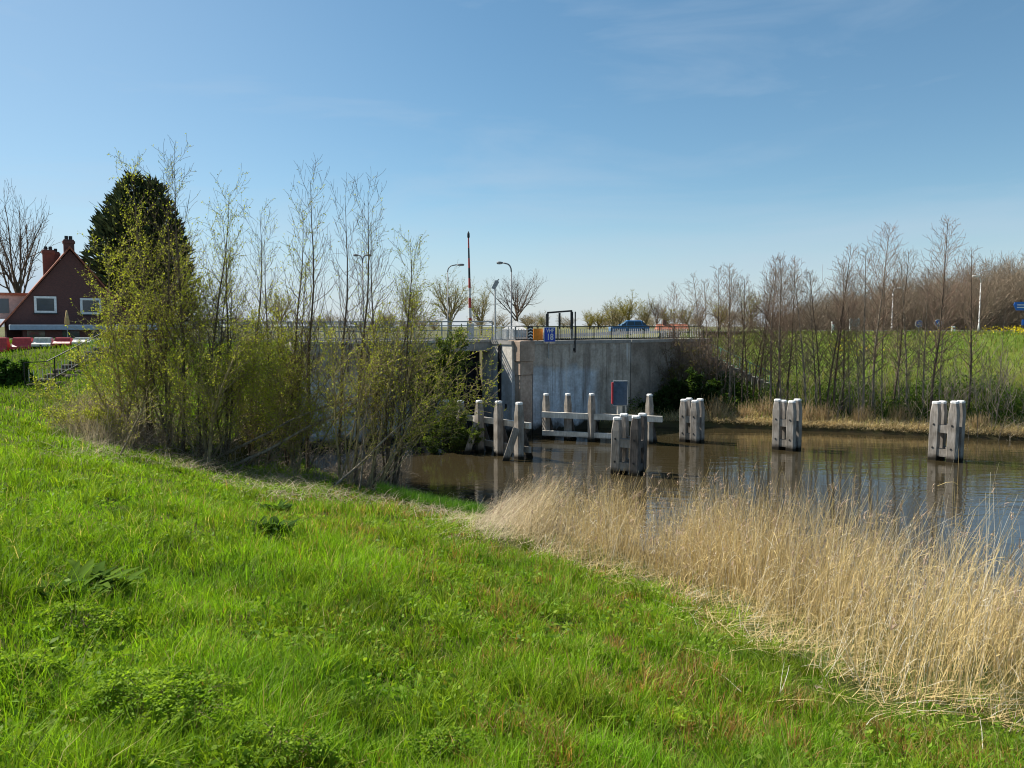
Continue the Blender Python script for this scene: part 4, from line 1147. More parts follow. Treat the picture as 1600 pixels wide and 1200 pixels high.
# ------------------------------------------------------------------ left thicket: tall bare trees and leafy willows
WIL = dict(n=[9, 5, 3], jit=[.06, .14, .2], up=[.05, .10, .06], tip=[.18, .3, .6], kids=[24, 8], start=[.16, .15], ang=[42, 42], len=[.36, .42],
           shape=[lambda t: 1.1 - .65 * t, one], rr=[.5, .6], rmin=.005)
TALL = dict(n=[14, 5, 3], jit=[.04, .12, .16], up=[.02, .16, .1], tip=[.08, .3, .6], kids=[34, 6], start=[.2, .2], ang=[50, 40], len=[.25, .45],
            shape=[lambda t: 1.2 - .8 * t, one], rr=[.42, .6], rmin=.0045)
GA, GB = (.25, .30, .03), (.47, .47, .08)
talls = []
for s in range(5):
    rg = np.random.default_rng(200 + s); out = []
    grow(rg, out, np.zeros(3), np.array([0, 0, 1.]), 9.0, .075, 0, TALL)
    if s in (1, 4):
        grow(rg, out, np.array([.1, 0, 0]), nrm(np.array([.16, -.05, 1.])), 7.2, .06, 0, TALL); grow(rg, out, np.array([-.1, 0, 0]), nrm(np.array([-.13, .1, 1.])), 6.1, .05, 0, TALL)
    if s == 2:
        grow(rg, out, np.array([.1, 0, 0]), nrm(np.array([-.2, -.05, 1.])), 6.4, .05, 0, TALL)
    S = np.array(out)
    talls.append(proto('tall', out, M['bark'], M['twig'], twig_leaves(rg, S, (.5, 1.6, .9, .12, 1.5)[s], .04, .085, GA, GB)))
tall_list = [  # foot px, foot py, top px, top py, prototype, label
 (232, 694, 186, 238, 1, 'tall budding tree leaning left in front of the dark conifer'),
 (262, 702, 222, 262, 2, 'budding tree whose top stands against the crown of the conifer'),
 (286, 706, 279, 250, 0, 'tall twiggy tree right of the conifer top'),
 (318, 716, 322, 284, 4, 'upright tree at the right flank of the conifer'),
 (352, 716, 353, 322, 1, 'slim tree in the first gap right of the conifer'),
 (390, 722, 384, 318, 2, 'slim tree halfway between the conifer and the tallest bare alder'),
 (420, 726, 418, 372, 0, 'short slim tree left of the yellow green pole tree'),
 (452, 730, 450, 318, 4, 'yellow green leafy pole tree left of the tallest bare tree'),
 (482, 734, 476, 282, 3, 'tallest bare dark tree in the middle of the thicket'),
 (531, 745, 523, 302, 3, 'bare dark tree left of the double headed street lamp'),
 (556, 752, 556, 298, 3, 'bare dark tree right beside the double headed street lamp'),
 (584, 758, 592, 342, 0, 'slim bare tree right of the double headed street lamp'),
 (600, 764, 618, 378, 2, 'short tree with forked top left of the long armed lamp'),
 (612, 766, 647, 362, 1, 'tree with a curved top leaning towards the red boom'),
]
for i, (fx, fy, tx, ty, k, lab) in enumerate(tall_list):
    b = ground(fx, fy, 12); rr = random.Random(700 + i)
    tp = at(tx, ty, b.y); H = tp.z - b.z
    plant(talls[k], 'bare_tree' if k in (0, 3) else 'budding_tree', lab, 'tree', b - Vector((0, 0, .1)), rr.uniform(0, .8), (H / 9 * .85, H / 9 * .85, H / 9.0), 'tall slim trees in the left thicket',
          (rr.uniform(-.08, .08), math.atan2(tp.x - b.x, H)))

WIL2 = dict(WIL, kids=[16, 6], start=[.35, .15])
def willow(seed, label, fx, fy, stems, leafn, lo=.045, hi=.095, c0=GA, c1=GB, bark='bark_olive', zmin=.3, name='willow_shrub', P=WIL):
    """stems: (top px, top py, radius)"""
    b = ground(fx, fy, 10); rg = np.random.default_rng(seed); out = []
    for tx, ty, r in stems:
        dY = rg.uniform(-1.6, 1.8)
        tp = at(tx, ty, b.y + dY); v = np.array([tp.x - b.x, tp.y - b.y, tp.z - b.z])
        Ln = np.linalg.norm(v) * 1.02
        h_ = float(np.hypot(v[0], v[1])); arch = min(1.0, h_ / max(.3, v[2])) * rg.uniform(.5, 1.1)
        PA = dict(P, up=[.05 - .16 * arch, P['up'][1], P['up'][2]])
        grow(rg, out, np.array([rg.uniform(-.35, .35), rg.uniform(-.3, .3), -.1]), nrm(v + np.array([rg.normal(0, .05), 0, (.62 * arch - .1) * Ln])), Ln * (1 + .12 * arch), r, 0, PA)
    S = np.array(out)
    lv = twig_leaves(rg, S, leafn * 1.1, lo, hi, c0, c1, 1, zmin)
    return plant(proto('w', out, M[bark], M['bark_olive'], lv), name, label, 'shrub', b, group='green willow shrubs of the left thicket')
DG, DH = (.07, .12, .02), (.16, .22, .04)
willow(301, 'yellow green willow shrub at the left end of the thicket', 205, 690, [(190, 490, .05), (215, 430, .05), (240, 420, .05), (128, 560, .04), (110, 600, .03), (260, 470, .045), (105, 650, .025), (140, 645, .025)], 2.3)
willow(302, 'bushy yellow green willow below the conifer', 262, 700, [(235, 400, .055), (290, 410, .05), (320, 450, .05), (200, 520, .04), (345, 520, .04), (270, 500, .04)], 2.4)
willow(303, 'willow shrub with a dark stump like trunk right of the conifer', 318, 722, [(330, 500, .07), (378, 525, .05), (300, 490, .05), (405, 560, .04), (350, 560, .04), (250, 560, .04)], 2.0)
willow(304, 'willow shrub under the yellow green pole tree', 400, 728, [(385, 540, .05), (430, 500, .05), (470, 535, .05), (350, 590, .04), (510, 580, .04), (440, 580, .04), (560, 610, .035)], 2.2)
willow(305, 'willow shrub below the tallest bare tree', 468, 742, [(430, 555, .05), (500, 530, .05), (560, 540, .045), (400, 610, .04), (610, 590, .04), (500, 600, .035)], 2.0)
willow(306, 'willow shrub at the water edge below the double headed lamp', 540, 760, [(540, 540, .05), (590, 520, .05), (640, 540, .045), (650, 570, .04), (600, 600, .035), (510, 560, .04), (480, 640, .03)], 1.1, P=WIL2)
willow(307, 'willow shrub reaching over the water towards the dark passage', 582, 768, [(670, 690, .025), (715, 655, .03), (735, 625, .03), (650, 480, .05), (700, 510, .045), (730, 545, .045), (745, 590, .035), (690, 600, .035), (620, 540, .04)], 1.9, P=WIL2, c0=(.2, .25, .025), c1=(.4, .4, .06))
# leafy shrub on the abutment in front of the passage
def shrub_at(seed, label, base, stems, leafn, c0, c1, lo, hi, bark='bark', name='leafy_shrub', grp=None, P=WIL, zmin=-1):
    rg = np.random.default_rng(seed); out = []
    for tp, r in stems:
        v = np.array(tp) - np.array(base); Ln = np.linalg.norm(v) * 1.03
        grow(rg, out, np.array([rg.uniform(-.3, .3), rg.uniform(-.2, .2), -.1]), nrm(v), Ln, r, 0, P)
    S = np.array(out)
    return plant(proto('w', out, M[bark], M[bark], twig_leaves(rg, S, leafn, lo, hi, c0, c1, 0, zmin) if leafn else None), name, label, 'shrub', base, group=grp)
b = Vector((-5.0, 39.4, .1))
shrub_at(320, 'dark green leafy shrub overhanging the black passage', b, [(at(690, 545, 39), .05), (at(722, 546, 39), .05), (at(748, 552, 39.5), .04), (at(670, 560, 39), .05), (at(705, 570, 39), .04), (at(678, 590, 38.6), .04)], 5, (.055, .09, .02), (.13, .17, .035), .07, .14, zmin=2.3)
b = Vector((-3.3, 36.6, -.1))
shrub_at(321, 'low green shrub at the feet of the left guide fence posts', b, [(at(690, 640, 36.4), .03), (at(722, 652, 36.2), .03), (at(746, 678, 36.0), .03), (at(655, 662, 36.8), .03), (at(705, 632, 36.8), .03), (at(670, 690, 36.0), .03), (at(735, 694, 35.6), .03)], 3.2, (.055, .09, .02), (.16, .21, .04), .05, .11)
# leaning trunks
lean = [(360, 728, 672, 566, .085, 'thick leaning willow trunk slanting right across the thicket, lowest one'), (352, 722, 640, 548, .07, 'leaning willow trunk slanting right just above the thickest one'),
        (392, 728, 560, 545, .06, 'short leaning willow trunk above the two long ones'), (520, 760, 692, 596, .06, 'leaning stem rising from the water edge towards the brown abutment pier'),
        (560, 768, 610, 600, .05, 'steep bare stem at the right end of the thicket'), (250, 690, 130, 640, .05, 'dead branch bending down to the grass at the left end'),
        (185, 712, 240, 620, .05, 'broken grey branch arched over the grass at the left end')]
LP = dict(n=[12, 5, 3], jit=[.06, .15, .2], up=[.012, .14, .08], tip=[.35, .3, .6], kids=[20, 6], start=[.14, .2], ang=[48, 40], len=[.22, .42], shape=[one, one], rr=[.35, .6], rmin=.006)
for i, (fx, fy, tx, ty, r, lab) in enumerate(lean):
    b = ground(fx, fy, 12); tp = at(tx, ty, b.y + (.9 if i < 5 else -.5)); rg = np.random.default_rng(340 + i); out = []
    v = np.array(tp - b); grow(rg, out, np.array([0, 0, -.05]), nrm(v), np.linalg.norm(v), r * .75, 0, LP); S = np.array(out)
    lv = twig_leaves(rg, S, 1.2 if i < 4 else .4, .03, .06, GA, GB, 1, .2)
    plant(proto('l', out, M['bark_pale'], M['bark_olive'], lv), 'leaning_stem', lab, 'tree', b, group='leaning stems in the thicket')
# twiggy dead undergrowth at the feet of the thicket (nobody could count it)
rg = np.random.default_rng(355)
LIT = []
for i in range(260):
    fx = rg.uniform(110, 720); LIT.append(ground(fx, np.interp(fx, [110, 250, 400, 600, 720], [700, 722, 752, 784, 818]) + rg.normal(-6, 13), 12))
rg = np.random.default_rng(360); out = []
for i in range(580):
    fx = rg.uniform(130, 640) if i < 430 else rg.uniform(105, 260); fy = np.interp(fx, [120, 250, 400, 640], [688, 712, 742, 776]) - rg.uniform(0, 34)
    b = ground(fx, fy, 12)
    d = nrm(np.array([rg.normal(.15, .7), rg.normal(0, .5), rg.uniform(.25, 1.3)]))
    grow(rg, out, np.array(b), d, rg.uniform(.5, 1.7), .012, 0, dict(n=[4, 3], jit=[.2, .25], up=[.02, .0], tip=[.5, .6], kids=[4], start=[.2], ang=[45], len=[.5], shape=[one], rr=[.7], rmin=.006))
V, Fq = tubes(np.array(out), 3)
tag(link('brushwood', mesh_np('brushwood', V, [Fq], M['bark_pale'])), 'tangled dead brushwood and twigs at the foot of the thicket', 'brushwood', kind='stuff')

# brown bare shrubs over the wing wall, dark shrubs by the wall end
BS = dict(n=[7, 5, 3], jit=[.1, .2, .25], up=[.03, .05, .03], tip=[.2, .3, .6], kids=[16, 6], start=[.15, .15], ang=[50, 45], len=[.4, .42], shape=[lambda t: 1.1 - .6 * t, one], rr=[.5, .6], rmin=.009)
for sd_, lab, bx, by, tops in ((380, 'brown bare shrub spreading over the wing wall top', 1062, 600, [(1015, 548), (1040, 535), (1065, 530), (1085, 545), (1000, 575)]),
                               (381, 'brown bare shrub at the end of the wing wall', 1092, 590, [(1075, 540), (1095, 530), (1115, 535), (1130, 560), (1060, 560)]),
                               (382, 'olive twiggy shrub below the wing wall', 1050, 630, [(1020, 590), (1045, 575), (1070, 570), (1090, 590), (1075, 600)])):
    b = at(bx, by, 48.8); b.z = gz(b.x, b.y)
    shrub_at(sd_, lab, b, [(at(x, y, 48.5), .04) for x, y in tops], .5 if sd_ != 382 else 2.0, (.14, .13, .04), (.2, .2, .05), .05, .1, 'brown', 'bare_shrub', 'brown shrubs at the wing wall', BS)
for sd_, lab, px, py, n_, tops in ((390, 'dark green bramble bush in the shade beside the lock wall', 1030, 660, 0, [(1005, 635), (1020, 620), (1040, 605), (1060, 615), (1000, 650), (1050, 640)]),
                               (391, 'dark green bush behind the farthest dolphin', 1085, 655, 0, [(1060, 600), (1080, 585), (1100, 595), (1120, 610), (1070, 630), (1110, 635)])):
    b = at(px, py, 47.0); b.z = gz(b.x, b.y)
    shrub_at(sd_, lab, b, [(at(x, y, 46.8), .03) for x, y in tops], 7, (.022, .045, .012), (.05, .085, .02), .12, .24, 'bark', 'bramble_bush', 'dark bushes by the lock wall', BS)
b = ground(15, 606); rg = np.random.default_rng(395)
shrub_at(395, 'dark green bush at the left picture edge below the bank', b, [(at(x, y, b.y + .6), .03) for x, y in ((-15, 575), (5, 560), (25, 568), (38, 590), (15, 590), (-25, 600))], 8, (.03, .075, .015), (.08, .15, .03), .1, .2, 'bark', 'dark_bush', None, BS)

# ------------------------------------------------------------------ conifer, big bare trees, distant trees
def conifer(label, px, Y, ytop, wpx, z0=5.05):
    c = at(px, 500, Y); ht = at(px, ytop, Y).z - z0; Rr = wpx / 2 * Y / F
    rg = np.random.default_rng(400); n = 17000
    f = rg.random(n) ** .9; th = rg.uniform(0, 2 * pi, n)
    prof = np.interp(f, [0, .12, .3, .5, .7, .85, .94, 1], [.80, .97, 1.0, .93, .80, .60, .40, .05]) * Rr
    lump = 1 + .42 * (noise(th * 2.2 + 20, f * 9, 1.0, 41, 2) - .5) * 2 - .10 * (np.sin(f * 46 + np.floor(th * 1.6)) > .2)
    rad = prof * lump * (1 - rg.random(n) ** 1.5 * .75)
    # several leaders of unequal height make the crown ragged
    LD = np.array([[-.06, 0, 1.0, .60], [.26, .05, .97, .50], [-.32, .05, .91, .58], [.55, -.05, .84, .46], [-.05, -.4, .84, .66], [-.62, -.1, .76, .40], [.68, .1, .68, .36]])
    wh = rg.choice(len(LD), n, p=np.array([.24, .17, .15, .13, .15, .08, .08])); q = LD[wh]
    P = np.stack([np.cos(th) * rad * q[:, 3] + q[:, 0] * Rr, np.sin(th) * rad * q[:, 3] + q[:, 1] * Rr, f * q[:, 2] * ht * .97 + .5 + rg.normal(0, .15, n)], 1)
    D = np.stack([np.cos(th), np.sin(th), np.full(n, .25) + .9 * f], 1) + rg.normal(0, .35, (n, 3))
    ln = rg.uniform(.3, 1.05, n)
    lv = leaf_cards(P, D, ln, ln * rg.uniform(.2, .34, n), leaf_cols(n, (.02, .036, .018), (.085, .105, .035), .4))
    out = []
    grow(rg, out, np.zeros(3), np.array([0, 0, 1.]), ht * .9, .3, 0, dict(n=[10, 3], jit=[.01, .1], up=[0, .1], tip=[.1, .4], kids=[60], start=[.05], ang=[70], len=[.25], shape=[lambda t: 1.1 - t], rr=[.25], rmin=.02))
    plant(proto('c', out, M['bark'], M['bark'], lv, leaf_m=M['needle']), 'conifer_tree', label, 'tree', (c.x, c.y, z0))
conifer('large dark conifer behind the thicket right of the brick house', 221, 68, 282, 150)
FAN = dict(n=[4, 7, 5, 3], jit=[.03, .10, .13, .16], up=[0, .05, .05, .04], tip=[.75, .25, .3, .6], kids=[10, 9, 7], start=[.45, .2, .2], ang=[34, 34, 34], len=[1.7, .48, .42],
           shape=[one, lambda t: 1.15 - .5 * t, one], rr=[.55, .5, .6], rmin=.012)
def fan(seed, H, r=.3, P=FAN, mt='bark', mc='twig', leafn=0, c0=GA, c1=GB, lo=.1, hi=.2):
    rg = np.random.default_rng(seed); out = []
    grow(rg, out, np.zeros(3), np.array([0, 0, 1.]), H * .4, r, 0, P); S = np.array(out)
    S[:, :6] *= H / S[:, 5].max()
    return proto('f', S, M[mt], M[mc], twig_leaves(rg, S, leafn, lo, hi, c0, c1, 2, 0) if leafn else None, crown_lvl=1, sides=3)
fans = [fan(420 + i, 10.0) for i in range(3)]
yel = [fan(430 + i, 10.0, mc='twig_yellow', leafn=1.6, c0=(.22, .2, .05), c1=(.34, .31, .08)) for i in range(2)]
pol = [fan(440 + i, 10.0, mt='bark_olive', mc='bark_olive', leafn=.9, c0=(.15, .17, .03), c1=(.26, .26, .06)) for i in range(2)]
def put(pr, name, label, px, Y, yt, wf=1.0, z0=5.05, grp=None, rz=None):
    c = at(px, 500, Y); H = (at(px, yt - 8, Y).z - z0) * 1.08; s = H / 10.0
    plant(pr, name, label, 'tree', (c.x, c.y, z0), rz if rz is not None else px * .37, (s * wf, s * wf, s), grp)
put(fans[0], 'bare_tree', 'big bare tree behind the brick house at the left edge', 32, 80, 312, .62)
put(fans[1], 'bare_tree', 'bare reddish tree cut by the left picture edge', -22, 74, 350, .5)
B = 'trees beyond the bridge'
put(pol[0], 'willow_tree', 'olive twigged willow behind the bridge left of the red boom', 703, 78, 424, .95, grp=B)
put(pol[1], 'willow_tree', 'sparse willow behind the red boom', 752, 84, 448, .8, grp=B)
put(fans[2], 'bare_tree', 'round crowned bare tree behind the curved street lamp', 808, 86, 436, .85, grp=B)
put(yel[0], 'willow_tree', 'bright yellow willow behind the quay railing right of the black frame', 934, 118, 488, 1.3, grp=B)
put(pol[0], 'willow_tree', 'pale willow right of the bright yellow one', 957, 126, 470, 1.0, grp=B)
put(yel[1], 'willow_tree', 'yellowish willow above the blue car', 980, 118, 464, 1.0, grp=B)
put(pol[1], 'willow_tree', 'grey green tree right of the willow above the blue car', 1008, 124, 468, .9, grp=B)
put(fans[0], 'bare_tree', 'bare tree left of the orange tiled roof', 1026, 122, 474, .85, grp=B)
put(fans[1], 'bare_tree', 'reddish bare tree behind the teal railing top', 1095, 100, 470, .8, grp=B)
put(pol[0], 'willow_tree', 'grey green tree far behind the thick double alder', 1172, 104, 450, .8, grp=B)
for px, yt, k, lab in ((921, 492, 0, 'low yellow willow just left of the brightest yellow one'), (968, 474, 1, 'olive willow squeezed between the yellow pair above the blue car'), (1042, 480, 0, 'pale tree right behind the orange tiled roof'),
                       (1072, 476, 1, 'olive tree right of the orange tiled roof'), (1125, 474, 0, 'olive tree behind the alders over the teal railing'), (850, 494, 1, 'low olive tree left of the black frame')):
    put((yel if k == 0 else pol)[k], 'willow_tree', lab, px, 130, yt, 1.15, grp=B)
put(fans[2], 'bare_tree', 'small bare tree left of the brown wood', 1205, 98, 478, .8, grp=B)
put(pol[1], 'willow_tree', 'tree seen through the thicket above the bridge railing', 640, 88, 440, .8, grp=B)
put(pol[0], 'willow_tree', 'green tinged tree seen under the tallest bare tree beyond the bridge', 440, 92, 452, .9, grp=B)
def mass(name, label, cat, trees, mt, leafn=0, c0=GA, c1=GB):
    base = []
    for sd_ in range(4):
        rg = np.random.default_rng(460 + sd_); out = []
        grow(rg, out, np.zeros(3), np.array([0, 0, 1.]), 4.0, .2, 0, dict(FAN, kids=[9, 8, 6], rmin=.016, ang=[28, 34, 34])); S = np.array(out); S[:, :6] *= 10 / S[:, 5].max(); base.append(S)
    allS = []; rg = np.random.default_rng(470)
    for i, (x, y, z, H, w) in enumerate(trees):
        S = base[i % 4].copy(); a = rg.uniform(0, 6.28); s = H / 10
        for o in (0, 3):
            X = S[:, o].copy(); Yy = S[:, o + 1].copy()
            S[:, o] = (X * cos(a) - Yy * sin(a)) * s * w + x; S[:, o + 1] = (X * sin(a) + Yy * cos(a)) * s * w + y; S[:, o + 2] = S[:, o + 2] * s + z
        allS.append(S)
    S = np.concatenate(allS); V, Fq = tubes(S, 3)
    o = link(name, mesh_np(name, V, [Fq], mt)); tag(o, label, cat, kind='stuff'); return S
tr = []; rg = np.random.default_rng(480)
for i in range(250):
    px = rg.uniform(1215, 1760); Y = rg.uniform(92, 135)
    top = np.interp(px, [1215, 1250, 1300, 1400, 1500, 1600, 1760], [500, 478, 458, 432, 416, 398, 388]) + rg.uniform(-14, 34)
    c = at(px, 500, Y); tr.append((c.x, c.y, 1.8, at(px, top, Y).z - 1.8, .95))
mass('wood', 'brown leafless wood on rising ground behind the right bank', 'wood', tr, mat('wood_twig', (.28, .22, .155), .9, .1))
tr = []
for i in range(120):
    px = rg.uniform(-300, 1240); Y = rg.uniform(180, 240); c = at(px, 500, Y)
    tr.append((c.x, c.y, 4.5, at(px, rg.uniform(482, 500), Y).z - 4.5, 1.5))
mass('tree_line', 'low far off line of trees on the horizon', 'tree line', tr, M['bark_olive'])

# ------------------------------------------------------------------ grass, reeds, herbs
def blades(P, ht, wd, bend, lean_dir, colors, tipc=1.15):
    """curved blade: 2 + 2 + 1 vertices"""
    n = len(P); a = NP.uniform(0, 2 * pi, n); s = np.stack([np.cos(a), np.sin(a), np.zeros(n)], 1) * (wd / 2)[:, None]
    b = np.stack([np.cos(lean_dir), np.sin(lean_dir), np.zeros(n)], 1)
    h = ht[:, None]; be = bend[:, None]
    m = P + b * h * be * .35 + np.array([0, 0, 1.]) * h * .58
    t = P + b * h * be + np.array([0, 0, 1.]) * h * np.sqrt(np.clip(1 - .55 * be * be, .1, 1))
    V = np.stack([P - s, P + s, m + s * .8, m - s * .8, t], 1).reshape(-1, 3)
    i0 = (np.arange(n) * 5)[:, None]
    C = np.repeat(colors, 5, 0).reshape(n, 5, 3); C[:, 4] *= tipc
    return V, [i0 + np.array([[0, 1, 2, 3]]), i0 + np.array([[3, 2, 4]])], C.reshape(-1, 3)
def ribbons(P, D, Ln, wd, curve, colors, ns=4):
    """ribbon stems: P base, D initial direction, curve = bending vector"""
    n = len(P); a = NP.uniform(0, 2 * pi, n); side = np.stack([np.cos(a), np.sin(a), np.zeros(n)], 1)
    Vv = []
    for k in range(ns + 1):
        f = k / ns
        c = P + D * (Ln * f)[:, None] + curve * (Ln * f * f)[:, None]
        w = (wd * (1 - .7 * f) / 2)[:, None]
        Vv += [c - side * w, c + side * w]
    V = np.stack(Vv, 1).reshape(-1, 3); i0 = (np.arange(n) * 2 * (ns + 1))[:, None]
    Fs = [i0 + np.array([[2 * k, 2 * k + 1, 2 * k + 3, 2 * k + 2]]) for k in range(ns)]
    return V, Fs, np.repeat(colors, 2 * (ns + 1), 0)
def merge(parts):
    Vs, F4, F3, Cs, n = [], [], [], [], 0
    for V, Fs, C in parts:
        Vs.append(V); Cs.append(C)
        for f in Fs: (F4 if f.shape[1] == 4 else F3).append(f + n)
        n += len(V)
    out = []
    if F4: out.append(np.concatenate(F4))
    if F3: out.append(np.concatenate(F3))
    return np.concatenate(Vs), out, np.concatenate(Cs)
REEDLINE = [(-.9, 24.5), (-1.4, 20), (-.8, 16.4), (1.96, 14.7), (3.4, 12.2), (3.4, 10.6), (3.6, 8.3), (5.0, 7.4), (8, 5), (14, 0), (25, -12)]
def reed_in(x, y):
    d, s = seg_dist(x, y, REEDLINE)
    return d * s              # + on the water side
def meadow_col(x, y, n):
    big = noise(x, y, .28, 61)[:, None]; mid = noise(x, y, 1.1, 65)[:, None]; sm = noise(x, y, 3.5, 71)[:, None]
    c = np.array([.13, .28, .012]) * (1 - big) + np.array([.24, .375, .018]) * big
    c = c * (.55 + .9 * mid)
    d = reed_in(x, y)[:, None]
    pb = np.clip((sm - .50) * 5, 0, 1) * np.clip(1.15 - np.abs(d + 1.6) / 5.0, 0, 1)
    rnd_ = NP.random((n, 1))
    c = np.where(rnd_ < pb * .85, np.array([.30, .17, .06]) * (.7 + .6 * sm), c)
    c = np.where(NP.random((n, 1)) < .08 + .16 * np.exp(-np.abs(d + .5) / 2.2), np.array([.42, .35, .15]), c)
    dk = np.clip((noise(x, y, .55, 77)[:, None] - .56) * 6, 0, 1)
    c = c * (1 - dk * .6) + np.array([.095, .20, .016]) * dk * .6 * (.8 + .4 * mid)
    return c * (1 + NP.uniform(-.45, .4, (n, 1)))
def meadow(N, r0, r1, pw, hmul, wmul):
    u = NP.random(N); e = 2 - pw
    r = (r0 ** e + u * (r1 ** e - r0 ** e)) ** (1 / e)
    th = NP.uniform(-.80, .78, N) 
    x, y = r * np.sin(th), r * np.cos(th)
    s = shore(x, y); d = reed_in(x, y)
    th_ = NP.random(N)
    ok = (s > .05 + .25 * th_) & ((d < 0.1) | (th_ < .10) & (d < 1.5)) & ~((y > 36.5) & (x > -10.7)) & (y < 44)
    x, y, r = x[ok], y[ok], r[ok]; n = len(x)
    cl = noise(x, y, 1.3, 81); cl2 = noise(x, y, .5, 85)
    h = (.085 + .20 * np.clip((cl - .3) * 1.7, 0, 1) ** 1.5 + .13 * np.clip((cl2 - .52) * 4, 0, 1)) * NP.uniform(.5, 1.5, n) * hmul
    w = (.0050 + .00055 * r) * NP.uniform(.7, 1.3, n) * wmul
    P = np.stack([x, y, land(x, y) - .015], 1)
    return blades(P, h, w, NP.uniform(.1, .95, n), NP.uniform(0, 2 * pi, n), meadow_col(x, y, n))
parts = [meadow(430000, 3.0, 46, 1.75, 1.0, 1.0)]
# tussocks: blades fanning out of one root
def tussocks(K, r0, r1, nb):
    u = NP.random(K); r = (r0 ** .5 + u * (r1 ** .5 - r0 ** .5)) ** 2; th = NP.uniform(-.8, .78, K); tx, ty = r * np.sin(th), r * np.cos(th)
    ok = (shore(tx, ty) > .6) & (reed_in(tx, ty) < .3) & ((ty < 35) | (tx < -11)); tx, ty = tx[ok], ty[ok]; K = len(tx)
    sz = NP.uniform(.10, .24, K); hh = NP.uniform(.16, .36, K); tone = NP.uniform(.55, 1.25, (K, 1)); i = np.repeat(np.arange(K), nb); n = len(i)
    a = NP.uniform(0, 2 * pi, n); rr = np.sqrt(NP.random(n)) * sz[i]; x = tx[i] + np.cos(a) * rr; y = ty[i] + np.sin(a) * rr
    P = np.stack([x, y, land(x, y) - .02], 1); dist = np.hypot(x, y)
    c = leaf_cols(n, (.13, .23, .012), (.25, .34, .025), .3) * tone[i]
    return blades(P, hh[i] * NP.uniform(.6, 1.2, n), (.0055 + .0005 * dist) * NP.uniform(.7, 1.3, n), NP.uniform(.25, 1.0, n), a + NP.normal(0, .4, n), c, 1.2)
parts.append(tussocks(1500, 3.0, 34, 60))
# small broad leaves low in the sward
def sward_leaves(K):
    u = NP.random(K); r = (3.0 ** .4 + u * (26 ** .4 - 3.0 ** .4)) ** 2.5; th = NP.uniform(-.8, .78, K); x, y = r * np.sin(th), r * np.cos(th)
    ok = (shore(x, y) > .6) & (reed_in(x, y) < .1) & (noise(x, y, .9, 151) > .5) & ((y < 35) | (x < -11)); x, y, r = x[ok], y[ok], r[ok]; n = len(x)
    P = np.stack([x, y, land(x, y) + NP.uniform(.04, .16, n)], 1); a = NP.uniform(0, 2 * pi, n); D = np.stack([np.cos(a), np.sin(a), NP.uniform(-.2, .7, n)], 1)
    ln = NP.uniform(.03, .075, n) * (1 + r * .03); V, Fq, C = leaf_cards(P, D, ln, ln * .5, leaf_cols(n, (.10, .21, .02), (.24, .33, .03), .3)); return V, [Fq], C
parts.append(sward_leaves(60000))
# longer seedy stalks near by
parts.append(meadow(22000, 3.0, 22, 1.6, 1.7, .8))
V, Fs, C = merge(parts)
tag(link('meadow_grass', mesh_np('meadow_grass', V, Fs, M['blade'], C)), 'bright green spring grass covering the near bank', 'grass', kind='stuff')
# far bank grass
N = 90000
x = NP.uniform(5, 60, N); y = NP.uniform(24, 66, N)
t_ = farshore(x, y); zz = land(x, y)
ok = (t_ > .1) & (t_ < 21) & (zz > .1) & ~inside(x, y, [(-20, 40), (1, 43.2), (14, 53), (14, 70), (-20, 70)]) & (np.abs(x / y) < .85)
x, y, t_, zz = x[ok], y[ok], t_[ok], zz[ok]; n = len(x)
q = NP.random((n, 1)); nz1 = noise(x, y, .5, 91)[:, None]
dry = np.array([.42, .34, .19]); grn = np.array([.125, .20, .025]); dkg = np.array([.04, .075, .018]); oli = np.array([.25, .235, .075])
T = t_[:, None]
c = np.where(T < 1.9 + nz1 * 1.4, np.where(q < .84, dry, grn), np.where(T < 7.5 + nz1 * 2 - 1, np.where(q < .74, dkg, oli * .8), np.where(q < .5 + (nz1 - .5) * 1.4, grn, oli)))
h = np.where(t_ < 2.6, NP.uniform(.2, .75, n), NP.uniform(.15, .5, n)); h = np.where((t_ > 2.6) & (t_ < 7.5), NP.uniform(.3, .85, n), h)
V, Fs, C = blades(np.stack([x, y, zz - .02], 1), h, NP.uniform(.02, .045, n), NP.uniform(.1, .9, n), NP.uniform(0, 2 * pi, n), c * (1 + NP.uniform(-.25, .25, (n, 1))))
tag(link('far_bank_grass', mesh_np('far_bank_grass', V, Fs, M['blade'], C)), 'green grass with a dry straw fringe on the far bank', 'grass', kind='stuff')
n = 26000; x = NP.uniform(7, 48, n); Y0 = np.interp(x, [q[0] for q in FAR], [q[1] for q in FAR]); y = Y0 + np.abs(NP.normal(0, .75, n)) + .12
ok = noise(x, y, .45, 161) + NP.uniform(-.2, .2, n) > .40; x, y = x[ok], y[ok]; n = len(x); near_ = np.clip(1 - (y - np.interp(x, [q[0] for q in FAR], [q[1] for q in FAR])) / 1.0, 0, 1)
V, Fs, C = ribbons(np.stack([x, y, np.maximum(land(x, y), .12)], 1), np.stack([NP.normal(0, .35, n), NP.normal(-.45, .3, n) * near_, NP.uniform(.5, 1, n)], 1), NP.uniform(.25, .7, n), NP.uniform(.02, .035, n),
                   np.stack([NP.normal(0, .2, n), -.3 * near_, -.45 * np.ones(n)], 1), leaf_cols(n, (.45, .34, .17), (.66, .55, .32)), 3)
tag(link('straw_fringe', mesh_np('straw_fringe', V, Fs, M['reed'], C)), 'dry straw hanging over the far waterline', 'straw', kind='stuff')
n = 60000; x = NP.uniform(7, 50, n); t0 = NP.uniform(1.6, 8.5, n); y = np.interp(x, [q[0] for q in FAR], [q[1] for q in FAR]) + t0
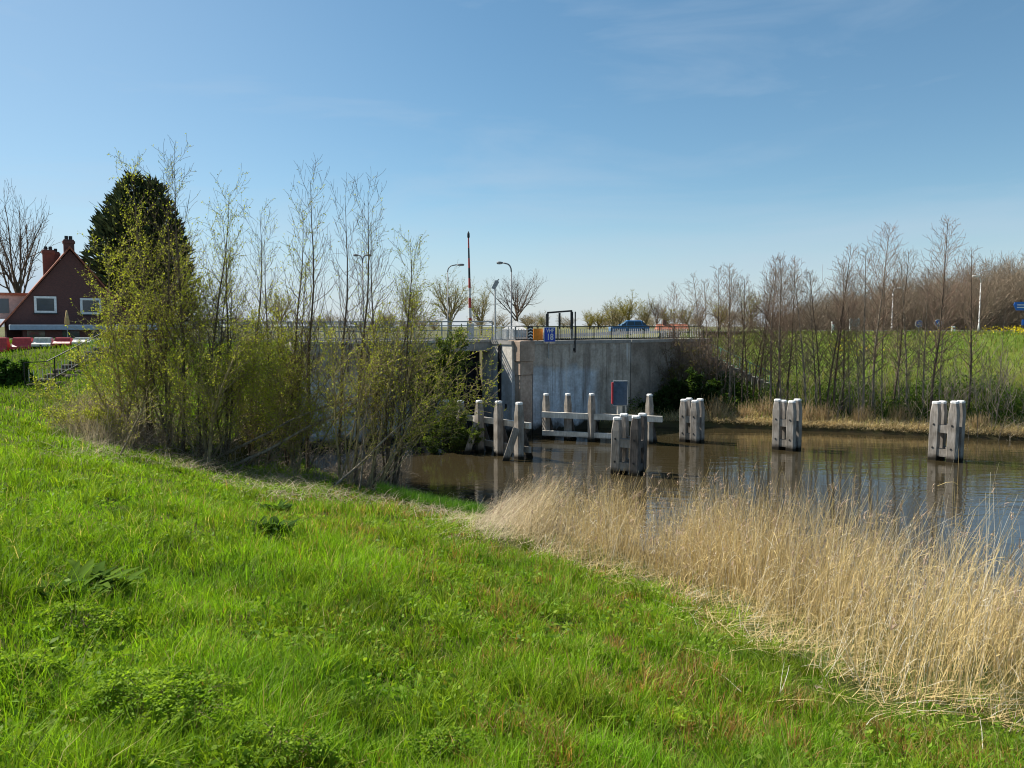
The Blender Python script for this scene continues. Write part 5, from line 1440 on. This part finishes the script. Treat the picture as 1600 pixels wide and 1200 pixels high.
cl = noise(x, y, .55, 171); ok = (cl + NP.uniform(-.12, .12, n) > .42) & ~inside(x, y, PLAT); x, y, cl = x[ok], y[ok], cl[ok]; n = len(x)
P = np.stack([x, y, land(x, y) + NP.random(n) * np.clip((cl - .35) * 4.5, .1, 1.1)], 1); ln = NP.uniform(.08, .17, n)
V, Fq, C = leaf_cards(P, NP.normal(0, 1, (n, 3)), ln, ln * .7, leaf_cols(n, (.045, .09, .014), (.11, .17, .03), .3))
tag(link('bramble_cover', mesh_np('bramble_cover', V, [Fq], M['leaf'], C)), 'dark green bramble cover along the foot of the far bank', 'brambles', kind='stuff')
# left bank grass
N = 30000
x = NP.uniform(-36, -9, N); y = NP.uniform(30, 47, N); dc, sc_ = seg_dist(x, y, CREST)
ok = ((dc * -sc_ < 8) & (dc * -sc_ > -2)) & (shore(x, y) > .5) & ((y < 37) | (x < -11)); x, y = x[ok], y[ok]; n = len(x)
V, Fs, C = blades(np.stack([x, y, land(x, y) - .02], 1), NP.uniform(.12, .4, n), NP.uniform(.02, .04, n), NP.uniform(.1, .9, n), NP.uniform(0, 2 * pi, n),
                  (np.array([.10, .22, .02]) + np.array([.09, .04, .0]) * noise(x, y, .6, 93)[:, None]) * (1 + NP.uniform(-.3, .3, (n, 1))))
tag(link('left_bank_grass', mesh_np('left_bank_grass', V, Fs, M['blade'], C)), 'green grass on the slope below the road barriers', 'grass', kind='stuff')
# thin scrub stems rising out of the far bank
rg = np.random.default_rng(940); out = []
for i in range(210):
    px = rg.uniform(1040, 1640); x = (px - 800) / F * 47; Y = np.interp(x, [q[0] for q in FAR], [q[1] for q in FAR]) + rg.uniform(1.2, 7.5); x = (px - 800) / F * Y
    if inside(np.array([x]), np.array([Y]), PLAT)[0]: continue
    grow(rg, out, np.array([x, Y, gz(x, Y) - .05]), nrm(np.array([rg.normal(0, .14), rg.normal(0, .1), 1])), rg.uniform(.8, 3.6), .02, 0, dict(n=[6, 3], jit=[.06, .15], up=[.03, .1], tip=[.4, .6], kids=[9], start=[.3], ang=[38], len=[.3], shape=[one], rr=[.6], rmin=.009))
V, Fq = tubes(np.array(out), 3)
tag(link('scrub_stems', mesh_np('scrub_stems', V, [Fq], M['bark_pale'])), 'thin leafless scrub stems among the alders of the far bank', 'scrub', kind='stuff')
# yellow flowers on the dike
fl = []
for cx, cy, k, sxy in ((1312, 526, 90, 9), (1345, 528, 40, 12), (1560, 521, 110, 22), (1592, 521, 170, 16), (1480, 522, 40, 20)):
    for _ in range(k):
        g_ = ground(cx + rnd.gauss(0, sxy), cy + rnd.gauss(0, 3.5), 42) if False else None
        px = cx + rnd.gauss(0, sxy); py = cy + abs(rnd.gauss(0, 5)); r_ = ray(px, py)
        Yq = 57 + (py - 520) * -.22 + rnd.uniform(0, 3); X = r_.x / r_.y * Yq
        fl.append((X, Yq, 0))
fl = np.array(fl); fl[:, 2] = land(fl[:, 0], fl[:, 1]) + NP.uniform(.25, .6, len(fl))
n = len(fl); ln = NP.uniform(.06, .14, n)
V, Fq, C = leaf_cards(fl, NP.normal(0, 1, (n, 3)), ln, ln * .9, leaf_cols(n, (.62, .46, .01), (.75, .6, .03)))
tag(link('yellow_flowers', mesh_np('yellow_flowers', V, [Fq], M['leaf'], C)), 'patches of yellow flowers along the dike crest', 'flowers', kind='stuff')

# reeds
def reed_cols(x, y, n):
    q = noise(x, y, .9, 101)[:, None]; a = NP.random((n, 1))
    c = np.array([.66, .52, .235]) * (1 - a) + np.array([.47, .335, .155]) * a
    c = np.where(NP.random((n, 1)) < .16, np.array([.60, .54, .42]), c)
    bl = np.clip((1.6 - x) / 2.5, 0, .8)[:, None]
    c = c * (1 - bl) + np.array([.56, .47, .33]) * bl
    return c * (.72 + .5 * q) * (1 + NP.uniform(-.2, .2, (n, 1)))
N = 150000
x = NP.uniform(-2, 16, N); y = NP.uniform(2, 25, N)
d = reed_in(x, y) + (noise(x, y, .55, 117) - .5) * 3.0; s = shore(x, y); cn = noise(x, y, .8, 111); cn2 = noise(x, y, .35, 115)
edge = np.clip(d / 1.0 + .15, 0, 1); wat_side = np.clip((s + 1.5) / 1.2, 0, 1)
dens = edge * wat_side * np.clip(.1 + 2.0 * (cn - .3), .06, 1) * np.clip(.3 + (cn2 - .3) * 2.6, .25, 1)
ok = (d > -.3) & (s > -1.6) & (NP.random(N) < dens * .8) & (np.abs(x / y) < 1.15)
x, y, d, s = x[ok], y[ok], d[ok], s[ok]; n = len(x)
zz = np.maximum(land(x, y), -.35) - .03
leanx = np.clip(1.2 - (x + 1.5) / 2.2, 0, 1.0)      # flattened towards the right at the left end
lx = .12 + 1.15 * leanx + (noise(x, y, .6, 121) - .5) * .7
ly = .10 + (noise(x, y, .6, 125) - .5) * .6
brk = (NP.random(n) < .10)[:, None] * 1.0
sprd = np.clip((4.5 - d) / 4.5, 0, 1) * .10 + .09
D = np.stack([lx * .55 + NP.normal(0, 1, n) * sprd, ly * .5 + NP.normal(0, 1, n) * sprd, np.ones(n)], 1) + brk * NP.normal(0, .75, (n, 3)) * np.array([1, 1, .2]); D /= np.linalg.norm(D, axis=1, keepdims=True)
cv = np.stack([lx * .22 + NP.normal(0, .14, n), NP.normal(0, .12, n), -.06 * np.abs(NP.normal(0, 1, n))], 1)
hh = np.clip(.75 + .35 * d, .55, 1.55) * NP.uniform(.55, 1.25, n) * (.62 + .85 * noise(x, y, 1.0, 131)) * (1 + .28 * np.clip((x - 3) / 3, 0, 1)) * (1 - .34 * np.clip((x - 6.6) / 2, 0, 1))
parts = [ribbons(np.stack([x, y, zz], 1), D, hh, NP.uniform(.0055, .0105, n), cv, reed_cols(x, y, n))]
# dry leaves hanging on the stems
k = NP.integers(0, n, int(n * .9)); f = NP.uniform(.25, .85, len(k))
P = np.stack([x, y, zz], 1)[k] + D[k] * (hh[k] * f)[:, None] + cv[k] * (hh[k] * f * f)[:, None]
a = NP.uniform(0, 2 * pi, len(k)); DD = np.stack([np.cos(a) * .6, np.sin(a) * .6, NP.uniform(.2, .8, len(k))], 1)
parts.append(ribbons(P, DD, NP.uniform(.15, .34, len(k)), NP.uniform(.009, .016, len(k)), np.stack([np.cos(a) * .5, np.sin(a) * .5, -.9 * np.ones(len(k))], 1), reed_cols(x[k], y[k], len(k)), 3))
# feathery plumes on some
k = NP.integers(0, n, int(n * .07)); P = np.stack([x, y, zz], 1)[k] + D[k] * hh[k][:, None] + cv[k] * hh[k][:, None]
for _ in range(7):
    a = NP.normal(0, 1, (len(k), 3)) * .5 + np.array([.3, 0, .6])
    parts.append(ribbons(P - D[k] * NP.uniform(0, .14, len(k))[:, None], a, NP.uniform(.05, .12, len(k)), NP.uniform(.012, .02, len(k)), np.tile([.2, 0, -.4], (len(k), 1)), leaf_cols(len(k), (.36, .25, .18), (.46, .34, .25)), 2))
# flattened litter along the edge
N = 44000
x = NP.uniform(-2.5, 14, N); y = NP.uniform(2, 25, N); d = reed_in(x, y)
ok = (d > -1.9) & (d < 2.2) & (shore(x, y) > .05) & (NP.random(N) < np.exp(-((d - .35) / 1.05) ** 2) * (noise(x, y, 1.3, 141) > .38)); x, y = x[ok], y[ok]; n2 = len(x)
a = NP.normal(.35, .9, n2); DD = np.stack([np.cos(a), np.sin(a), NP.uniform(.02, .4, n2)], 1)
parts.append(ribbons(np.stack([x, y, land(x, y) + NP.uniform(.03, .16, n2)], 1), DD, NP.uniform(.2, .8, n2), NP.uniform(.006, .011, n2), np.stack([NP.normal(0, .1, n2), NP.normal(0, .1, n2), -.15 * np.ones(n2)], 1), reed_cols(x, y, n2) * 1.05, 3))
V, Fs, C = merge(parts)
tag(link('reed_bed', mesh_np('reed_bed', V, Fs, M['reed'], C)), 'dry tan reed bed between the meadow and the water', 'reeds', kind='stuff')
# upright dry tufts on the far bank
tufts = [(1085, 672, .8, 'dry reed tuft at the foot of the farthest dolphin bank'), (1122, 668, 1.35, 'tall dry reed tuft right of the farthest dolphin'), (1168, 668, 1.0, 'dry reed tuft left of the middle dolphin'),
         (1200, 668, 1.3, 'tall dry reed tuft just left of the middle dolphin'), (1292, 672, 1.1, 'dry tuft under the notice board alders'), (1262, 672, 1.2, 'dry tuft just right of the middle dolphin'),
         (1350, 674, 1.0, 'dry tuft midway between the middle and right dolphins'), (1415, 676, 1.1, 'dry tuft left of the right hand dolphin'), (1535, 684, .9, 'dry tuft right of the right hand dolphin')]
for i, (px, py, h, lab) in enumerate(tufts):
    b = wat(px, py); b.y += .5; b.z = gz(b.x, b.y); n = 170; rg = np.random.default_rng(900 + i)
    P = rg.normal(0, .22, (n, 3)) * np.array([1.3, .7, 0]); DD = np.stack([P[:, 0] * .5 + rg.normal(0, .1, n), rg.normal(0, .1, n), np.ones(n)], 1)
    V, Fs, C = ribbons(P, DD, rg.uniform(.5, 1.05, n) * h, rg.uniform(.018, .03, n), rg.normal(0, .12, (n, 3)), leaf_cols(n, (.42, .30, .15), (.55, .42, .24)), 3)
    tag(link('reed_tuft', mesh_np('reed_tuft', V, Fs, M['reed'], C), None, b), lab, 'reed tuft', 'dry tufts along the far waterline')
# dry reeds at the left end of the thicket
n = 2600; rg = np.random.default_rng(930); px = rg.normal(150, 24, n); py = rg.normal(672, 15, n)
b = [ground(u, v, 18) for u, v in zip(px[::20], py[::20])]
P = np.array([[q.x, q.y, q.z] for q in b])[np.arange(n) // 20 % len(b)] + rg.normal(0, .35, (n, 3)) * np.array([1, 1, 0]); P[:, 2] = land(P[:, 0], P[:, 1]) - .02
V, Fs, C = ribbons(P, np.stack([rg.normal(.1, .25, n), rg.normal(0, .2, n), np.ones(n)], 1), rg.uniform(.5, 1.3, n), rg.uniform(.008, .014, n), rg.normal(0, .15, (n, 3)), reed_cols(P[:, 0], P[:, 1], n) * .9, 3)
tag(link('reed_patch', mesh_np('reed_patch', V, Fs, M['reed'], C)), 'pale dry reed patch left of the willow trunks', 'reeds', kind='stuff')
P = np.array([[q.x, q.y, q.z] for q in LIT]); n = 5200; P = P[(rg.random(n) ** 1.0 * 110).astype(int) * 2 % len(P)] + rg.normal(0, .45, (n, 3)) * np.array([1, 1, 0]); P[:, 2] = np.maximum(land(P[:, 0], P[:, 1]), 0) + rg.uniform(.02, .14, n)
a = rg.uniform(0, 6.28, n); V, Fs, C = ribbons(P, np.stack([np.cos(a), np.sin(a), rg.uniform(.05, .6, n)], 1), rg.uniform(.25, .9, n), rg.uniform(.010, .018, n), np.stack([rg.normal(0, .2, n), rg.normal(0, .2, n), -.25 * np.ones(n)], 1), leaf_cols(n, (.36, .29, .19), (.52, .44, .31)), 3)
tag(link('straw_litter', mesh_np('straw_litter', V, Fs, M['reed'], C)), 'flattened straw litter in front of the thicket', 'straw', kind='stuff')
# lush grass tuft at the water by the reeds
n = 5000; px = rg.uniform(590, 755, n); P = np.array([[*wat(u, v)[:2], 0] for u, v in zip(px, np.interp(px, [590, 690, 755], [779, 801, 815]) + rg.uniform(-6, 14, n))])
P[:, 2] = np.maximum(land(P[:, 0], P[:, 1]), 0) - .02
V, Fs, C = blades(P, rg.uniform(.25, .6, n), rg.uniform(.012, .022, n), rg.uniform(.1, .7, n), rg.uniform(0, 6.28, n), leaf_cols(n, (.06, .17, .02), (.13, .26, .03)))
tag(link('waterside_grass', mesh_np('waterside_grass', V, Fs, M['blade'], C)), 'lush tall green grass at the water edge left of the reeds', 'grass', kind='stuff')

# herbs in the meadow
def dock(label, px, py, rad, n=26, lo=.2, hi=.42, c0=(.04, .085, .012), c1=(.10, .16, .02)):
    b = ground(px, py); rg = np.random.default_rng(int(px * 7 + py)); t = thing('dock_plant', label, 'plant', b, 'broad leaved plants in the meadow')
    Vv, Ff, Cc = [], [], []
    for i in range(n):
        a = rg.uniform(0, 2 * pi); ln = rg.uniform(lo, hi); el = rg.uniform(.8, 1.45); w = ln * rg.uniform(.09, .15); d = np.array([cos(a), sin(a), 0]); s = np.array([-sin(a), cos(a), 0])
        o = np.array([rg.normal(0, rad * .35), rg.normal(0, rad * .35), 0.0]); o[2] = gz(b.x + o[0], b.y + o[1]) - b.z; m = 6; st = len(Vv); col = (np.array(c0) * (1 - i / n) + np.array(c1) * (i / n)) * rg.uniform(.8, 1.25)
        for k in range(m + 1):
            f = k / m; p = o + d * ln * (f * cos(el) + .35 * f * f) + np.array([0, 0, 1]) * ln * (f * sin(el) - .38 * f * f)
            ww = w * math.sin(pi * min(1, .12 + f * .88)) ** .8
            for e, zz_ in ((-1, .25), (0, 0), (1, .25)): Vv.append(p + s * ww * e + np.array([0, 0, zz_ * ww + .012 * sin(9 * f + i)])); Cc.append(col * (1.15 if e == 0 else 1))
            if k:
                q = st + 3 * k
                Ff += [[q - 3, q - 2, q + 1, q], [q - 2, q - 1, q + 2, q + 1]]
    link('leaves', mesh_np('leaves', np.array(Vv), [np.array(Ff)], M['dock'], np.array(Cc), True), t)
def parsley(label, px, py, rad, h, n=60, c0=(.14, .25, .02), c1=(.26, .38, .035)):
    b = ground(px, py); rg = np.random.default_rng(int(px * 3 + py)); t = thing('cow_parsley', label, 'plant', b, 'feathery plants in the meadow')
    Ps, Ds, Ls, Cs = [], [], [], []; seg = []
    for i in range(n):
        a = rg.uniform(0, 2 * pi); rr = rad * math.sqrt(rg.random()); tip = np.array([cos(a) * rr, sin(a) * rr, h * (1 - .55 * (rr / rad) ** 2) * rg.uniform(.65, 1.1)]); tip[2] += gz(b.x + tip[0], b.y + tip[1]) - b.z
        base = np.array([cos(a) * rr * .3, sin(a) * rr * .3, 0]); mid = base * .4 + tip * .6 + np.array([0, 0, .08])
        seg += [(*base, *mid, .004, .003), (*mid, *tip, .003, .002)]
        col = (np.array(c0) + (np.array(c1) - np.array(c0)) * rg.random()) 
        ax_ = nrm(np.array([cos(a), sin(a), -.25])); L_ = rg.uniform(.14, .26); sd2 = np.array([-sin(a), cos(a), 0])
        for f in np.linspace(.05, 1, 10):
            for sg in (-1, 1):
                pl_ = (1 - f * .8) * L_ * .5
                pd = nrm(ax_ * .6 + sd2 * sg + rg.normal(0, .12, 3))
                for g2 in np.linspace(.15, 1, 6):
                    Ps.append(tip + ax_ * (f - .4) * L_ + pd * pl_ * g2); Ds.append(pd + rg.normal(0, .5, 3)); Ls.append(.016 + .02 * rg.random()); Cs.append(col * rg.uniform(.8, 1.2))
    V, Fq, C = leaf_cards(np.array(Ps), np.array(Ds), np.array(Ls), np.array(Ls) * .55, np.array(Cs))
    link('leaves', mesh_np('leaves', V, [Fq], M['leaf'], C), t)
    V, Fq = tubes(np.array(seg), 4); link('stems', mesh_np('stems', V, [Fq], M['bark_olive']), t)
dock('dark broad leaved dock clump in the left middle of the meadow', 150, 930, .45, 70, .26, .5)
dock('dark dock clump left of the largest dock clump', 100, 948, .3, 36, .22, .4)
dock('dark leafy rosette below the middle of the thicket, upper of two', 432, 806, .3, 50, .3, .55, (.03, .065, .012), (.06, .11, .02))
dock('dark leafy rosette below the middle of the thicket, lower of two', 422, 836, .3, 46, .28, .5, (.03, .065, .012), (.06, .11, .02))
dock('small broad leaved plant near the bottom middle', 800, 1165, .16, 14, .16, .28)
dock('grey green low plant in the upper left meadow', 215, 872, .25, 18, .12, .22, (.06, .13, .05), (.1, .18, .07))
parsley('large feathery green plant at the bottom left', 262, 1140, .50, .36, 90)
parsley('feathery green plant at the very bottom right of the large one', 440, 1200, .34, .24, 46, (.13, .24, .02), (.22, .33, .03))
parsley('feathery green plant at the left edge above the large one', 40, 1085, .36, .26, 54)
parsley('feathery green plant at the bottom centre', 690, 1198, .32, .22, 46, (.13, .24, .02), (.22, .33, .03))
parsley('low feathery clump around the dock clump', 120, 985, .34, .22, 40)
